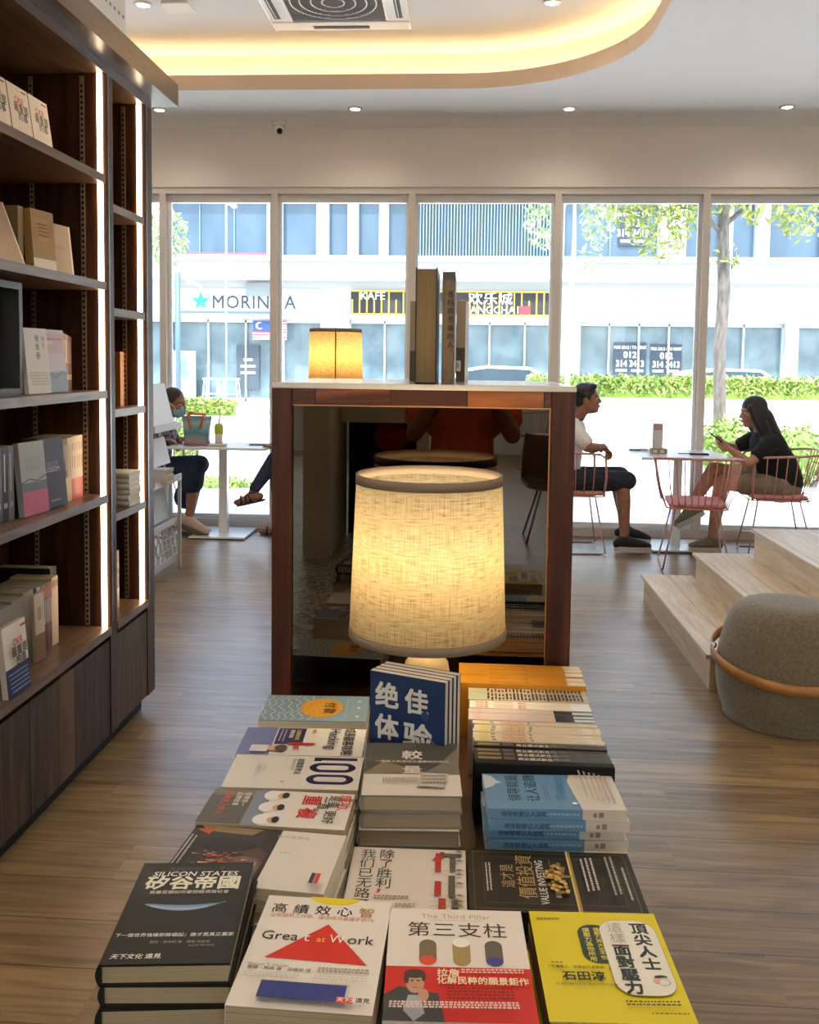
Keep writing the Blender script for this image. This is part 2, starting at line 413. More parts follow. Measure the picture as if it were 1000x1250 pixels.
for i, (x, y, z) in enumerate(((.5, 3.6, 3.8), (-.9, 2.6, 3.8), (-.9, .2, 3.8), (.6, .6, 3.8), (2.4, 3.6, 3.49), (2.4, .6, 3.49), (.5, -2.4, 3.8), (-1.6, -2.4, 3.8), (2.4, -5, 3.49), (-.8, -5.5, 3.49), (-.8, -8.5, 3.49), (2.4, -8.5, 3.49))):  # unseen downlights added to light the interior
    downlight(x, y, z, 'added unseen downlight in the ceiling over the shop floor', DOWNLIGHT_W)

def aircon():
    x0, x1, y1, z = -1.36, -.42, 6.36, 3.80
    y0 = y1-.94; cx, cy = (x0+x1)/2, (y0+y1)/2
    root = empty('air_conditioner', (cx, cy, z), 'white square cassette air conditioner set in the raised ceiling', 'air conditioner')
    zb = z-.045
    h = .31; m = MB()
    def bar(a, b, c, d): m.prism([(a, c), (b, c), (b, d), (a, d)], zb, z, WHITE_GL)
    bar(x0, x1, y0, cy-h); bar(x0, x1, cy+h, y1); bar(x0, cx-h, cy-h, cy+h); bar(cx+h, x1, cy-h, cy+h)
    m.build('panel', root, bevel=.012)
    for k, (a, b, c, d) in enumerate(((cx-.19, cx+.19, y1-.085, y1-.045), (cx-.19, cx+.19, y0+.045, y0+.085), (x0+.045, x0+.085, cy-.24, cy+.24), (x1-.085, x1-.045, cy-.24, cy+.24))):
        m = MB().box((a, c, zb-.004), (b, d, zb+.002), BLACK)
        if k > 1: m.box((a+.012, c+.02, zb-.008), (a+.018, d-.02, zb-.003), STEEL)
        m.build('air_vent', root)
    m = MB().box((cx-h, cy-h, zb+.02), (cx+h, cy+h, z), flat('#161617', .8))
    for i in range(30):
        y = cy-h+.02*i+.01; m.box((cx-h, y, zb+.004), (cx+h, y+.0055, zb+.012), flat('#8a8a8a', .6))
    for rr in (.07, .14, .21, .27):
        m.tube([(cx+rr*1.02*math.cos(2*PI*k/40), cy+rr*math.sin(2*PI*k/40), zb+.006) for k in range(40)], .005, WHITE_GL, 6, True)
    m.build('intake_grille', root)
aircon()

def dome_camera():
    x, y, z = -1.62, 7.72, 3.49
    root = empty('dome_camera', (x, y, z), 'small white security camera under the ceiling near the window wall', 'camera')
    MB().lathe([(.0005, 0), (.062, 0), (.062, -.022), (.055, -.026), (.0005, -.026)], WHITE_GL, 28, (x, y, z)).build('mounting_plate', root)
    b = MB().ell((x, y, z-.055), (.047, .047, .047), WHITE_GL, 20, 14).build('ball', root)
    d = Vector((.35, -.75, -.55)).normalized(); c = Vector((x, y, z-.055))
    MB().tube([c+d*.036, c+d*.050], [.026, .022], BLACK, 16).build('lens', b)
dome_camera()
o = tag(MB().box((-2.02, 5.93, 3.785), (-1.84, 6.11, 3.80), WHITE_GL).build('ceiling_hatch', origin=(-1.93, 6.02, 3.785), bevel=.004), 'small square white access plate in the raised ceiling beside a downlight', 'ceiling plate')

# ================================================================== OUTSIDE
PAVE = noisy('paving', '#e4e2dc', '#efede8', 3, .8, space='Object')
ASPH = noisy('asphalt', '#8d8c8a', '#9d9c9a', 12, .9, space='Object')
FAC = flat('#a9adb0', .8); FAC2 = flat('#979ca1', .8)
PANEB = noisy('facade_glass', '#34495b', '#41586a', 1.2, .25, space='Object', stretch=(1, 1, .4)); PANEG = noisy('shop_glass', '#43565e', '#5d7077', 1.4, .25, space='Object')
def outside():
    struct(MB().box((-40, 8.12, -.25), (40, 19.2, -.02), PAVE).box((4.8, -40, -.25), (40, 8.12, -.02), PAVE).box((-40, -40, -.25), (4.8, -11.2, -.02), PAVE).build('ground_pavement'))
    struct(MB().box((-40, 19.2, -.25), (40, 27.4, -.08), ASPH).build('ground_road'))
    struct(MB().box((-40, 27.4, -.25), (40, 60, .06), PAVE).build('ground_far_pavement'))
outside()

def building():
    Y = 30.0
    b = empty('shop_building', (0, Y, .06), 'white two-storey shop block with blue upper windows across the road', 'building')
    m = MB()
    m.box((-22, Y+.35, .06), (22, Y+9, 9.4), FAC2)
    m.box((-22, Y-1.1, 4.10), (22, Y+.4, 4.62), FAC); m.box((-22, Y-1.25, 4.62), (22, Y+.4, 4.80), FAC)
    m.box((-22, Y-.1, 2.84), (22, Y+.4, 4.10), FAC)
    m.box((-22, Y-.1, 6.95), (22, Y+.4, 9.4), FAC)
    for x in range(-21, 22, 3): m.box((x, Y-1.12, 4.44), (x+1.9, Y-1.09, 4.50), FAC2)
    m.build('wall', b)
    ups = [(-14.5, -10.6), (-10.14, -6.65), (-6.16, -5.01), (-4.62, -3.98), (-3.64, -2.95), (-2.65, -2.04), (3.04, 6.04), (6.9, 8.0), (8.35, 9.1), (9.5, 11.2), (11.7, 15)]
    edges = [-22]
    for a, c in ups[:6]: edges += [a, c]
    edges += [-1.85, 2.75]
    for a, c in ups[6:]: edges += [a, c]
    edges.append(22)
    for i in range(0, len(edges)-1, 2):
        MB().box((edges[i], Y-.15, 4.80), (edges[i+1], Y+.36, 6.95), FAC).build('pier', b)
    for i, (a, c) in enumerate(ups):
        m = MB().box((a, Y+.2, 4.80), (c, Y+.3, 6.95), PANEB)
        n = max(1, round((c-a)/1.2))
        for k in range(1, n): x = a+(c-a)*k/n; m.box((x-.02, Y+.15, 4.80), (x+.02, Y+.21, 6.95), flat('#5d768b', .5))
        m.build('window', b)
    m = MB().box((-1.85, Y+.22, 4.80), (2.75, Y+.3, 6.95), PANEB)
    for k in range(46): m.box((-1.83+k*.1, Y+.05, 4.82), (-1.83+k*.1+.035, Y+.2, 6.94), flat('#60798c', .5))
    m.build('louvre_window', b)
    struct_x = [(-22, -13.9), (-10.2, -9.95), (-4.85, -3.9), (3.0, 3.62), (7.45, 7.62), (10.1, 10.5), (13, 13.6)]
    for a, c in struct_x: MB().box((a, Y-.2, .06), (c, Y+.36, 2.9), FAC).build('pillar', b)
    for a, c, n in ((-13.9, -10.2, 3), (-9.95, -4.85, 4), (-3.9, 3.0, 6), (3.62, 7.45, 4), (7.62, 10.1, 2), (10.5, 13, 2)):
        m = MB().box((a, Y+.2, .06), (c, Y+.3, 2.8), PANEG)
        m.box((a, Y+.05, 2.72), (c, Y+.2, 2.86), FAC); m.box((a, Y+.05, .06), (c, Y+.2, .2), FAC)
        for k in range(n+1): x = a+(c-a)*k/n; m.box((x-.025, Y+.05, .06), (x+.025, Y+.2, 2.8), flat('#a9b2b5', .4))
        m.build('shop_window', b)
    return b
building()

def sign_face(m, x, y, z): return T(x, y, z) @ FACE_Y
def signs():
    Y = 29.86
    m = MB().box((-10.1, Y, 2.98), (-4.8, Y+.03, 3.82), flat('#c6cacd', .6))
    s = empty('sign_board', (-7.4, Y, 2.98), 'white shop sign with a teal star and dark blue lettering', 'sign')
    m.build('board', s)
    m = MB(); st = []
    for k in range(10):
        a = PI/2+2*PI*k/10; r = .30 if k % 2 == 0 else .14; st.append((r*math.cos(a), r*math.sin(a)))
    m.prism(st, 0, .02, flat('#2b9c86', .5), sign_face(m, -8.86, Y-.005, 3.40)); m.build('star_emblem', s)
    m = MB().text('MORINDA', .62, flat('#28354b', .5), sign_face(m, -8.50, Y-.012, 3.17), .012, sx=.93, spacing=1.08)
    m.box((-9.6, Y-.02, 3.00), (-6.1, Y, 3.08), flat('#5b708c', .5)); m.build('lettering', s)
    o = MB().box((-7.33, Y-.08, 3.58), (-6.5, Y-.01, 4.02), flat('#7f8a8d', .5)).build('wall_box', origin=(-6.9, Y, 3.58)); tag(o, 'pale grey metal box fixed above the teal star sign', 'box')
    s = empty('sign_board', (-.5, Y, 3.0), 'dark shop sign with yellow bars and white cafe lettering', 'sign')
    m = MB().box((-3.85, Y, 3.02), (2.90, Y+.04, 3.80), flat('#1d2026', .6)); m.build('board', s)
    m = MB(); yl = flat('#c9a440', .5)
    m.box((-3.85, Y-.03, 3.75), (2.90, Y, 3.81), yl); m.box((-3.85, Y-.03, 3.0), (2.90, Y, 3.05), yl)
    for k in range(29):
        if 9 < k < 13: continue
        m.box((-3.83+k*.24, Y-.03, 3.05), (-3.83+k*.24+.05, Y, 3.77 if k % 3 else 3.5), yl)
    m.build('bars', s)
    m = MB(); wt = flat('#d9dad8', .5)
    m.text('KAFE', .36, wt, sign_face(m, -3.55, Y-.04, 3.50), .03); m.text('欢乐城', .42, wt, sign_face(m, -.02, Y-.04, 3.40), .02, sx=1.15)
    m.text('WANGCHA', .34, wt, sign_face(m, -.30, Y-.04, 3.08), .02, sx=1.0); m.text('II', .34, wt, sign_face(m, 1.55, Y-.04, 3.08), .02)
    m.box((1.62, Y-.045, 3.07), (2.0, Y-.035, 3.32), flat('#b02a40', .5)); m.build('lettering', s)
    def poster(x, z, w, h, lab):
        s = empty('rent_poster', (x+w/2, Y+.17, z), lab, 'poster', None)
        y = 30.17
        MB().box((x, y-.02, z), (x+w, y, z+h), flat('#1f2f3e', .6)).build('sheet', s)
        m = MB(); m.text('FOR SALE / TO RENT', h*.135, wt, sign_face(m, x+w/2, y-.025, z+h*.80), .02, 'C', sx=.78)
        m.text('012', h*.27, wt, sign_face(m, x+w/2, y-.025, z+h*.53), .05, 'C'); m.text('314 3413', h*.27, wt, sign_face(m, x+w/2, y-.025, z+h*.26), .05, 'C', sx=.85)
        m.box((x+.08*w, y-.026, z+h*.1), (x+w*.42, y-.022, z+h*.17), wt); m.box((x+.55*w, y-.026, z+h*.1), (x+w*.92, y-.022, z+h*.17), wt)
        m.build('lettering', s)
    poster(4.75, 1.14, 1.05, 1.06, 'dark rent poster in the shop window, nearer the white pillar')
    poster(5.94, 1.14, 1.0, 1.02, 'dark rent poster in the shop window, farther from the white pillar')
    poster(4.80, 5.30, .9, 1.2, 'blue rent poster in an upper window behind the tree leaves')
    s = empty('flag', (-7.1, 29.6, 2.2), 'red and white striped flag with blue corner hung in a shop doorway', 'flag')
    m = MB(); fx, fz, fw, fh = -7.05, 2.15, 1.12, .62
    for k in range(14):
        m.box((fx, 29.60, fz+fh*k/14), (fx+fw, 29.61, fz+fh*(k+1)/14), flat('#cfcbc9' if k % 2 == 0 else '#a8323c', .7))
    m.build('stripes', s)
    m = MB().box((fx, 29.59, fz+fh*6/14), (fx+fw*.5, 29.60, fz+fh), flat('#1f3a73', .7))
    m.prism([(.12*math.cos(a), .12*math.sin(a)) for a in [R(50+26*i) for i in range(11)]]+[(.035+.095*math.cos(a), .095*math.sin(a)) for a in [R(310-26*i) for i in range(11)]], 0, .008, flat('#f2d45c', .6), sign_face(m, fx+.22, 29.59, fz+.45))
    m.build('canton', s)
    o = MB().box((-9.46, 30.12, 4.80), (-6.65, 30.19, 5.03), flat('#a84a57', .6)).build('window_banner', origin=(-8, 30.15, 4.8)); tag(o, 'pinkish red banner along the foot of an upper window', 'banner')
    for x, c, cat, lb, h in ((-9.75, '#b5c2bd', 'poster', 'white standing banner with a green leaf shape by the shop front', 1.75),):
        s = empty('standing_banner', (x+.3, 29.7, .06), lb, cat)
        MB().box((x, 29.7, .06), (x+.75, 29.74, h), flat(c, .6)).build('sheet', s)
        m = MB(); m.prism([(0, .62), (.17, .2), (.05, .25), (.2, -.15), (.03, -.1), (.03, -.3), (-.03, -.3), (-.03, -.1), (-.2, -.15), (-.05, .25), (-.17, .2)], 0, .01, flat('#57b58c', .6), sign_face(m, x+.36, 29.69, 1.05)); m.build('leaf_print', s)
    s = empty('window_board', (-8.2, 30.1, .4), 'dark board with pale lettering inside the star-sign shop window', 'board')
    MB().box((-7.72, 30.1, .5), (-6.95, 30.14, 1.98), flat('#333f49', .6)).build('sheet', s)
    m = MB()
    for k, wd in enumerate((.3, .5, .5)): m.box((-7.33-wd/2, 30.085, 1.45-.22*k), (-7.33+wd/2, 30.09, 1.52-.22*k), wt)
    m.build('lettering', s)
    # bar stools before the shop
    def stool(x, lb):
        s = empty('bar_stool', (x, 29.0, .06), lb, 'stool')
        MB().box((x-.24, 28.8, .83), (x+.24, 29.2, .88), wt).build('seat', s)
        for dx in (-1, 1):
            for dy in (-1, 1):
                MB().tube([(x+dx*.2, 29+dy*.15, .83), (x+dx*.27, 29+dy*.2, .06)], .022, wt, 6).build('leg', s)
        MB().box((x-.24, 28.84, .36), (x+.24, 28.87, .39), wt).build('footrest', s)
    stool(-8.25, 'white bar stool before the shop, nearer the standing banner'); stool(-7.62, 'white bar stool before the shop, nearer the window board')
signs()

def lamp_posts():
    s = empty('signal_post', (-5.68, 17.6, -.02), 'pale blue grey post with a short arm before the star sign', 'post')
    MB().tube([(-5.68, 17.6, -.02), (-5.68, 17.6, 3.18)], .055, flat('#3f5766', .5), 12).build('pole', s)
    MB().tube([(-5.5, 17.6, 3.02), (-5.2, 17.6, 2.90)], .025, flat('#c5ccd0', .4), 8).build('arm', s)
    s = empty('street_lamp', (-7.4, 27.6, .06), 'thin white street lamp with two heads before the upper windows', 'street lamp')
    MB().tube([(-7.4, 27.6, .06), (-7.4, 27.6, 6.2)], .03, flat('#8d9aa3', .5), 8).build('pole', s)
    for d, z in ((-.28, 6.36), (.25, 6.12)):
        MB().tube([(-7.4, 27.6, 6.2), (-7.4+d, 27.6, z)], .02, WHITE, 6).ell((-7.4+d, 27.6, z), (.1, .08, .06), WHITE, 12, 8).build('lamp_head', s)
lamp_posts()

def leaves(mb, rnd, cnt, fn, size, m):
    for _ in range(cnt):
        p = Vector(fn(rnd)); s = size*rnd.uniform(.6, 1.3)
        q = Euler((rnd.uniform(-1.2, 1.2), rnd.uniform(-1.2, 1.2), rnd.uniform(0, 6.3))).to_matrix()
        mb.add([p+q @ Vector(v) for v in ((-s, 0, 0), (-.2*s, -.32*s, .06*s), (s, 0, 0), (-.2*s, .32*s, .06*s))], [(0, 1, 2, 3)], m)
LEAF = mk_leaf('tree_leaf', '#68782f', '#8f9c45'); LEAF_B = mk_leaf('bush_leaf', '#66803c', '#95a652'); LEAF_P = mk_leaf('pale_leaf', '#7c9160', '#a0b184')
BARK = noisy('bark', '#4e4a45', '#6d6761', 14, .9, stretch=(2, 2, .5), bump=.4)
def inball(c, r):
    def f(rnd):
        while True:
            v = Vector((rnd.uniform(-1, 1), rnd.uniform(-1, 1), rnd.uniform(-1, 1)))
            if v.length < 1: return (c[0]+v.x*r[0], c[1]+v.y*r[1], c[2]+v.z*r[2])
    return f
def trees():
    rnd = random.Random(4)
    t = empty('street_tree', (3.27, 12, -.02), 'nearest street tree with a slim grey trunk and yellow-green leaves outside the glass', 'tree')
    m = MB(); m.tube([(3.28, 12, -.02), (3.27, 12, .8), (3.235, 12, 1.7), (3.27, 12, 2.4), (3.23, 12, 3.2), (3.28, 12, 4.2), (3.25, 12, 5.6)], [.095, .082, .078, .08, .076, .06, .03], BARK, 14)
    br = [((3.23, 12, 3.15), (2.5, 11.8, 3.9), (1.9, 11.7, 3.75)), ((3.27, 12, 3.3), (3.7, 12.1, 3.7), (4.2, 12, 3.7)), ((3.25, 12, 3.6), (2.9, 11.6, 4.4), (2.3, 11.4, 4.4)), ((3.27, 12, 3.8), (3.8, 12.5, 4.6), (4.4, 12.6, 4.7)), ((3.26, 12, 4.4), (2.8, 12.5, 5.2), (2.4, 12.8, 5.4))]
    for b in br: m.tube(b, [.035, .022, .008], BARK, 8)
    m.build('trunk', t)
    m = MB()
    for c, r, n in (((1.95, 11.7, 3.55), (.30, .4, .38), 210), ((2.35, 11.7, 3.25), (.40, .4, .50), 380), ((2.68, 11.8, 3.5), (.26, .3, .35), 190), ((3.05, 11.9, 3.60), (.35, .4, .22), 190), ((3.75, 12, 3.5), (.40, .4, .22), 220), ((4.2, 12, 3.35), (.28, .3, .30), 150), ((2.6, 11.5, 4.3), (.8, .6, .5), 500), ((4.1, 12.3, 4.5), (.8, .7, .5), 450), ((3.1, 12.3, 5.3), (1.2, 1, .7), 700), ((3.3, 12, 2.95), (.14, .2, .28), 40)):
        leaves(m, rnd, n, inball(c, r), .065, LEAF)
    m.build('foliage', t)
    t = empty('street_tree', (1.75, 16, -.02), 'thin pale young tree farther off behind the middle panes', 'tree')
    MB().tube([(1.72, 16, -.02), (1.75, 16, 2.2), (1.80, 16, 3.6), (1.78, 16, 5.2)], [.05, .045, .035, .015], flat('#b9b4a8', .8), 8).build('trunk', t)
    m = MB()
    for c, r, n in (((1.25, 16, 4.0), (.35, .4, .55), 240), ((2.2, 16, 4.1), (.35, .4, .6), 260), ((1.7, 16, 4.7), (.7, .6, .6), 300), ((2.05, 15.9, 3.2), (.3, .3, .35), 60), ((1.8, 16, 5.4), (.8, .7, .5), 300)):
        leaves(m, rnd, n, inball(c, r), .085, LEAF_P)
    m.build('foliage', t)
    t = empty('street_tree', (-6.6, 20, -.02), 'bushy green tree at the far edge of the star-sign shop', 'tree')
    MB().tube([(-6.75, 20, -.02), (-6.7, 20, 3.0), (-6.6, 20, 4.2)], [.07, .06, .03], BARK, 8).build('trunk', t)
    m = MB(); leaves(m, rnd, 520, inball((-6.75, 20, 4.15), (.55, .5, .65)), .10, LEAF_P); m.build('foliage', t)
    def bush(c, r, n, lb, mt, s):
        m = MB().ell(c, (r[0]*.8, r[1]*.8, r[2]*.8), flat('#5f7a38', .8), 14, 8)
        def shell(rr):
            v = Vector((rr.gauss(0, 1), rr.gauss(0, 1), rr.gauss(0, 1))).normalized()*rr.uniform(.72, 1.03)
            return (c[0]+v.x*r[0], c[1]+v.y*r[1], max(.0, c[2]+v.z*r[2]))
        leaves(m, rnd, n, shell, s, mt); o = m.build('bush', origin=(c[0], c[1], -.02)); tag(o, lb, 'bush')
    bush((3.25, 11.55, .42), (.42, .3, .44), 1100, 'clipped green bush at the foot of the street tree', LEAF_B, .055)
    bush((4.25, 11.9, .36), (.45, .4, .40), 900, 'low green bush behind the woman in black', LEAF_B, .055)
    bush((-3.85, 11.5, .36), (.42, .4, .42), 900, 'yellow-green bush outside behind the masked woman', LEAF_B, .055)
    bush((-2.9, 10.6, .0), (.4, .2, .12), 260, 'small low tuft of plants on the pavement outside', LEAF_B, .05)
    def hedge(x0, x1, z0, z1, lb):
        m = MB().box((x0+.05, 18.0, z0), (x1-.05, 18.5, z1-.05), flat('#7c9740', .8))
        def f(rr):
            k = rr.random(); x = rr.uniform(x0, x1)
            return (x, 17.98+rr.uniform(-.05, .03), rr.uniform(z0+.07, z1)) if k < .55 else (x, rr.uniform(17.95, 18.5), z1-.02+rr.uniform(-.06, .07))
        leaves(m, rnd, 3400, f, .085, LEAF_B); o = m.build('hedge', origin=((x0+x1)/2, 18.2, z0)); tag(o, lb, 'hedge')
    hedge(1.2, 9.0, .84, 1.22, 'long clipped hedge on top of the white planter wall'); hedge(-7.6, -4.7, .36, .62, 'lower clipped hedge across the road behind the masked woman')
    o = MB().box((1.0, 17.8, -.02), (9.2, 18.7, .84), flat('#e6e5e2', .8)).build('planter_wall', origin=(5, 18.2, -.02)); tag(o, 'white planter wall under the long hedge', 'planter')
    o = MB().box((-9, 17.8, -.02), (.6, 18.7, .36), flat('#e6e5e2', .8)).build('planter_wall', origin=(-4, 18.2, -.02)); tag(o, 'low white planter wall across the pavement on the bag side', 'planter')
    r = empty('railing', (4, 16.5, -.02), 'thin white horizontal railing before the planter wall', 'railing')
    for k in range(5): MB().box((1.0, 16.48, .1+k*.11), (8.6, 16.5, .13+k*.11), WHITE_GL).build('rail', r)
    for x in (1.0, 3.2, 5.4, 7.6, 8.6): MB().box((x-.02, 16.47, -.02), (x+.02, 16.51, .62), WHITE_GL).build('post', r)
trees()

def car(x, y, length, label, col):
    c = empty('parked_car', (x, y, -.08), label, 'car')
    L = length; prof = [(0, .35), (.05, .75), (.18, .92), (.30, 1.02), (.42, 1.40), (.55, 1.50), (.78, 1.48), (.93, 1.08), (.99, .95), (1, .40), (.97, .25), (.03, .25)]
    X = lambda u: x-L/2+u*L
    MB().prism([(X(u), h-.08) for u, h in prof], -.85, .85, flat(col, .25, 0, .5, .5), T(0, y, 0) @ FACE_Y).build('body', c, bevel=.05)
    MB().prism([(X(u), h-.08) for u, h in ((.335, 1.02), (.44, 1.36), (.55, 1.44), (.77, 1.42), (.90, 1.06))], -.87, .87, flat('#2c3d48', .3), T(0, y, 0) @ FACE_Y).build('windows', c)
    for u in (.18, .82):
        for s in (-1, 1):
            MB().tube([(X(u), y+s*.70, .24), (X(u), y+s*.87, .24)], .32, BLACK, 20).build('wheel', c)
car(.2, 21.5, 4.4, 'silver car parked on the road beyond the cabinet top', '#cfd6dc')
car(5.6, 22.5, 4.4, 'pale blue grey car parked beyond the long hedge', '#a9bccb')

# ================================================================== FURNITURE
FX = -1.33          # front plane of the bookcase
SH_A = [.485, .989, 1.378, 1.777, 2.165]
SH_B = [.485, .904, 1.303, 1.686, 2.073]
def bookcase():
    b = empty('bookcase', (-1.55, 2.9, 0), 'tall dark walnut bookcase with lit light strips and a deep cornice', 'bookcase')
    XB = -1.72
    for y0, y1 in ((1.96, 2.03), (3.302, 3.366), (3.70, 3.785)):
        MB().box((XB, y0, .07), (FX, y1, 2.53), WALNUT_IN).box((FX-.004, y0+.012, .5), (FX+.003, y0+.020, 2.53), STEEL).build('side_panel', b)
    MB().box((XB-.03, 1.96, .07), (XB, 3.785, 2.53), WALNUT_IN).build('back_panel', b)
    m = MB().box((XB, 1.96, 2.53), (FX, 3.785, 2.60), WALNUT_H); m.build('top_panel', b)
    MB().box((XB-.03, 1.94, 2.565), (-1.245, 3.875, 2.655), wood('walnut_cornice', '#3d2e25', '#574436', '#6a5444', axis='Y', rough=.3)).build('cornice', b)
    for bay, (ya, yb) in ((SH_A, (2.03, 3.302)), (SH_B, (3.366, 3.70))):
        for z in bay[1:]:
            MB().box((XB, ya, z-.030), (FX-.002, yb, z), WALNUT_H).build('shelf', b)
        MB().box((XB, ya, .455), (FX+.004, yb, .485), WALNUT_H).build('counter_board', b)
        MB().box((XB, ya, .07), (FX-.03, yb, .44), BLACK).build('base_box', b)
        nd = 2 if ya < 3 else 1
        for k in range(nd):
            y0 = ya+(yb-ya)*k/nd+.002; y1 = ya+(yb-ya)*(k+1)/nd-.002
            MB().box((FX-.028, y0, .072), (FX-.004, y1, .434), WALNUT).build('door', b)
        # light strip and slotted track on the far side panel of the bay
        MB().box((FX-.031, yb-.006, .487), (FX-.012, yb-.001, 2.528), emis('#ffdcb8', STRIP_E)).build('light_strip', b)
        for xt in ((FX-.088), (XB+.11)):
            m = MB().box((xt-.008, yb-.004, .49), (xt+.008, yb, 2.52), TRACKM)
            for k in range(100): m.box((xt-.004, yb-.0048, .5+k*.02), (xt+.004, yb-.0035, .5+k*.02+.009), BLACK)
            m.build('slotted_track', b)
    MB().box((XB, 1.96, 0), (-1.375, 3.74, .07), BLACK).build('plinth', b)
bookcase()
def bulkhead():
    m = MB().box((-1.95, 1.9, 2.656), (-1.405, 3.70, 3.49), flat('#d9d6d2', .7))
    for k in range(40):
        for z in (2.72, 2.86, 3.0, 3.14, 3.28): m.box((-1.406, 1.95+k*.044, z), (-1.4035, 1.95+k*.044+.018, z+.012), flat('#8f8b86', .8))
    tag(m.build('storage_box', origin=(-1.7, 2.8, 2.656)), 'white perforated box panel standing on the bookcase cornice', 'box')
bulkhead()

def mirror_cabinet():
    x0, x1, y0, y1, zt = -.412, .225, 1.90, 2.40, 1.452
    c = empty('display_cabinet', ((x0+x1)/2, (y0+y1)/2, 0), 'mahogany display cabinet with a dark tinted mirror behind the glowing lamp', 'cabinet')
    MB().box((x0, y0, 0), (x0+.043, y1, zt-.012), MAHOG).build('side_panel', c, bevel=.002)
    MB().box((x1-.050, y0, 0), (x1, y1, zt-.012), MAHOG).build('side_panel', c, bevel=.002)
    MB().box((x0+.043, y0+.001, zt-.046), (x1-.050, y1, zt-.012), MAHOG_H).build('top_rail', c, bevel=.0015)
    MB().box((x0-.001, y0-.001, zt-.012), (x1+.001, y1, zt), flat('#cfc8c0', .22, 0, .5, .4)).build('top_board', c, bevel=.002)
    mm, t, bb = newmat('tinted_mirror'); bb.inputs['Base Color'].default_value = (.125, .10, .075, 1); bb.inputs['Metallic'].default_value = 1; bb.inputs['Roughness'].default_value = .015
    MB().box((x0+.043, y0+.012, .76), (x1-.050, y0+.02, zt-.046), mm).build('mirror', c)
    MB().box((x0+.043, y0+.02, .0), (x1-.050, y1-.02, zt-.046), MAHOG).build('carcass', c)
    MB().box((x0+.043, y0+.011, zt-.049), (x1-.050, y0+.02, zt-.046), flat('#c08a55', .3, .6)).box((x1-.053, y0+.011, .78), (x1-.050, y0+.02, zt-.049), flat('#c08a55', .3, .6)).build('mirror_edge', c)
mirror_cabinet()

TZ = .76
def display_table():
    t = empty('display_table', (-.09, 1.2, 0), 'low dark wooden display table covered with stacks of books', 'table')
    MB().box((-.405, .50, TZ-.035), (.222, 1.898, TZ), TABLEW).build('tabletop', t, bevel=.003)
    MB().box((-.37, .54, TZ-.13), (.19, 1.86, TZ-.035), TABLEW).build('apron', t)
    for x in (-.35, .17):
        for y in (.57, 1.83): MB().box((x-.03, y-.03, 0), (x+.03, y+.03, TZ-.13), TABLEW).build('leg', t)
display_table()

# ------------------------------------------------------------------ lamps
SHADE = mk_shade('lamp_linen', '#e6d8b6'); BAND = flat('#8d7a66', .8); BAND2 = flat('#8a7660', .8)
def table_lamp(c, label, rb, rt, z0, z1, zbase, shade, bulb, second=False, n=72):
    x, y = c
    L = empty('table_lamp', (x, y, zbase), label, 'lamp')
    t = .0018; h = z1-z0
    m = MB().lathe([(rb, z0), (rt, z1), (rt-t, z1), (rb-t, z0)], shade, n, (x, y, 0), closed=True, uvs=True)
    if second:
        for a in (0.55,): 
            p = R(270+8); m.tube([(x+(rb+.001)*math.cos(p), y+(rb+.001)*math.sin(p), z0), (x+(rt+.001)*math.cos(p), y+(rt+.001)*math.sin(p), z1)], .003, flat('#7a5a2c', .8), 6)
    o = m.build('lamp_shade', L)
    g = .0015
    for (za, zb) in ((z0, z0+.017), (z1-.017, z1+.0005)):
        ra = rb+(rt-rb)*(za-z0)/h; rc = rb+(rt-rb)*(zb-z0)/h
        MB().lathe([(ra+g, za), (rc+g, zb), (rc-t-g, zb), (ra-t-g, za)], BAND, n, (x, y, 0), closed=True).build('shade_band', o)
    zb0 = zbase
    top = z0-.03
    MB().lathe([(.001, zb0), (.040, zb0), (.044, zb0+.010), (.052, zb0+.05), (.053, zb0+.09), (.042, zb0+(top-zb0)*.85), (.020, top-.004), (.001, top)], flat('#bfa87f', .35, 0, .4, .2), 40, (x, y, 0)).build('base', L)
    MB().tube([(x, y, top-.005), (x, y, z0+.07)], .011, flat('#2a2320', .4), 16).build('stem', L)
    m = MB()
    for k in range(3):
        a = 2*PI*k/3+.4; m.tube([(x, y, z0+.06), (x+rb*.97*math.cos(a), y+rb*.97*math.sin(a), z0+.06)], .002, STEEL, 6)
    m.build('harp', L)
    zb = z0+h*.42
    MB().ell((x, y, zb), (.028, .028, .036), emis('#ffe2ae', 12), 16, 12).build('bulb', L)
    l = bpy.data.lights.new('lamp_bulb', 'POINT'); l.energy = bulb; l.color = (1, .84, .58); l.shadow_soft_size = .085
    lo = bpy.data.objects.new('bulb_light', l); COL.objects.link(lo); lo.parent = L; lo.location = (0, 0, zb-zbase+.045)
table_lamp((-.070, 1.74), 'large linen table lamp glowing on the book table before the mirror', .152, .140, .973, 1.284, TZ, SHADE, BULB_W)
SHADE2 = mk_shade('lamp_linen_amber', '#e3c586')
table_lamp((-.655, 4.5), 'smaller amber table lamp glowing beyond the cabinet top', .136, .128, 1.36, 1.655, 1.05, SHADE2, 4.5, True, 48)
def back_table():
    t = empty('console_table', (-.45, 4.5, 0), 'dark console table carrying the amber lamp behind the cabinet', 'table')
    MB().box((-.85, 4.3, 1.01), (.0, 4.7, 1.05), MAHOG).build('tabletop', t)
    for x in (-.82, -.03):
        for y in (4.33, 4.67): MB().box((x-.025, y-.025, 0), (x+.025, y+.025, 1.01), MAHOG).build('leg', t)
back_table()

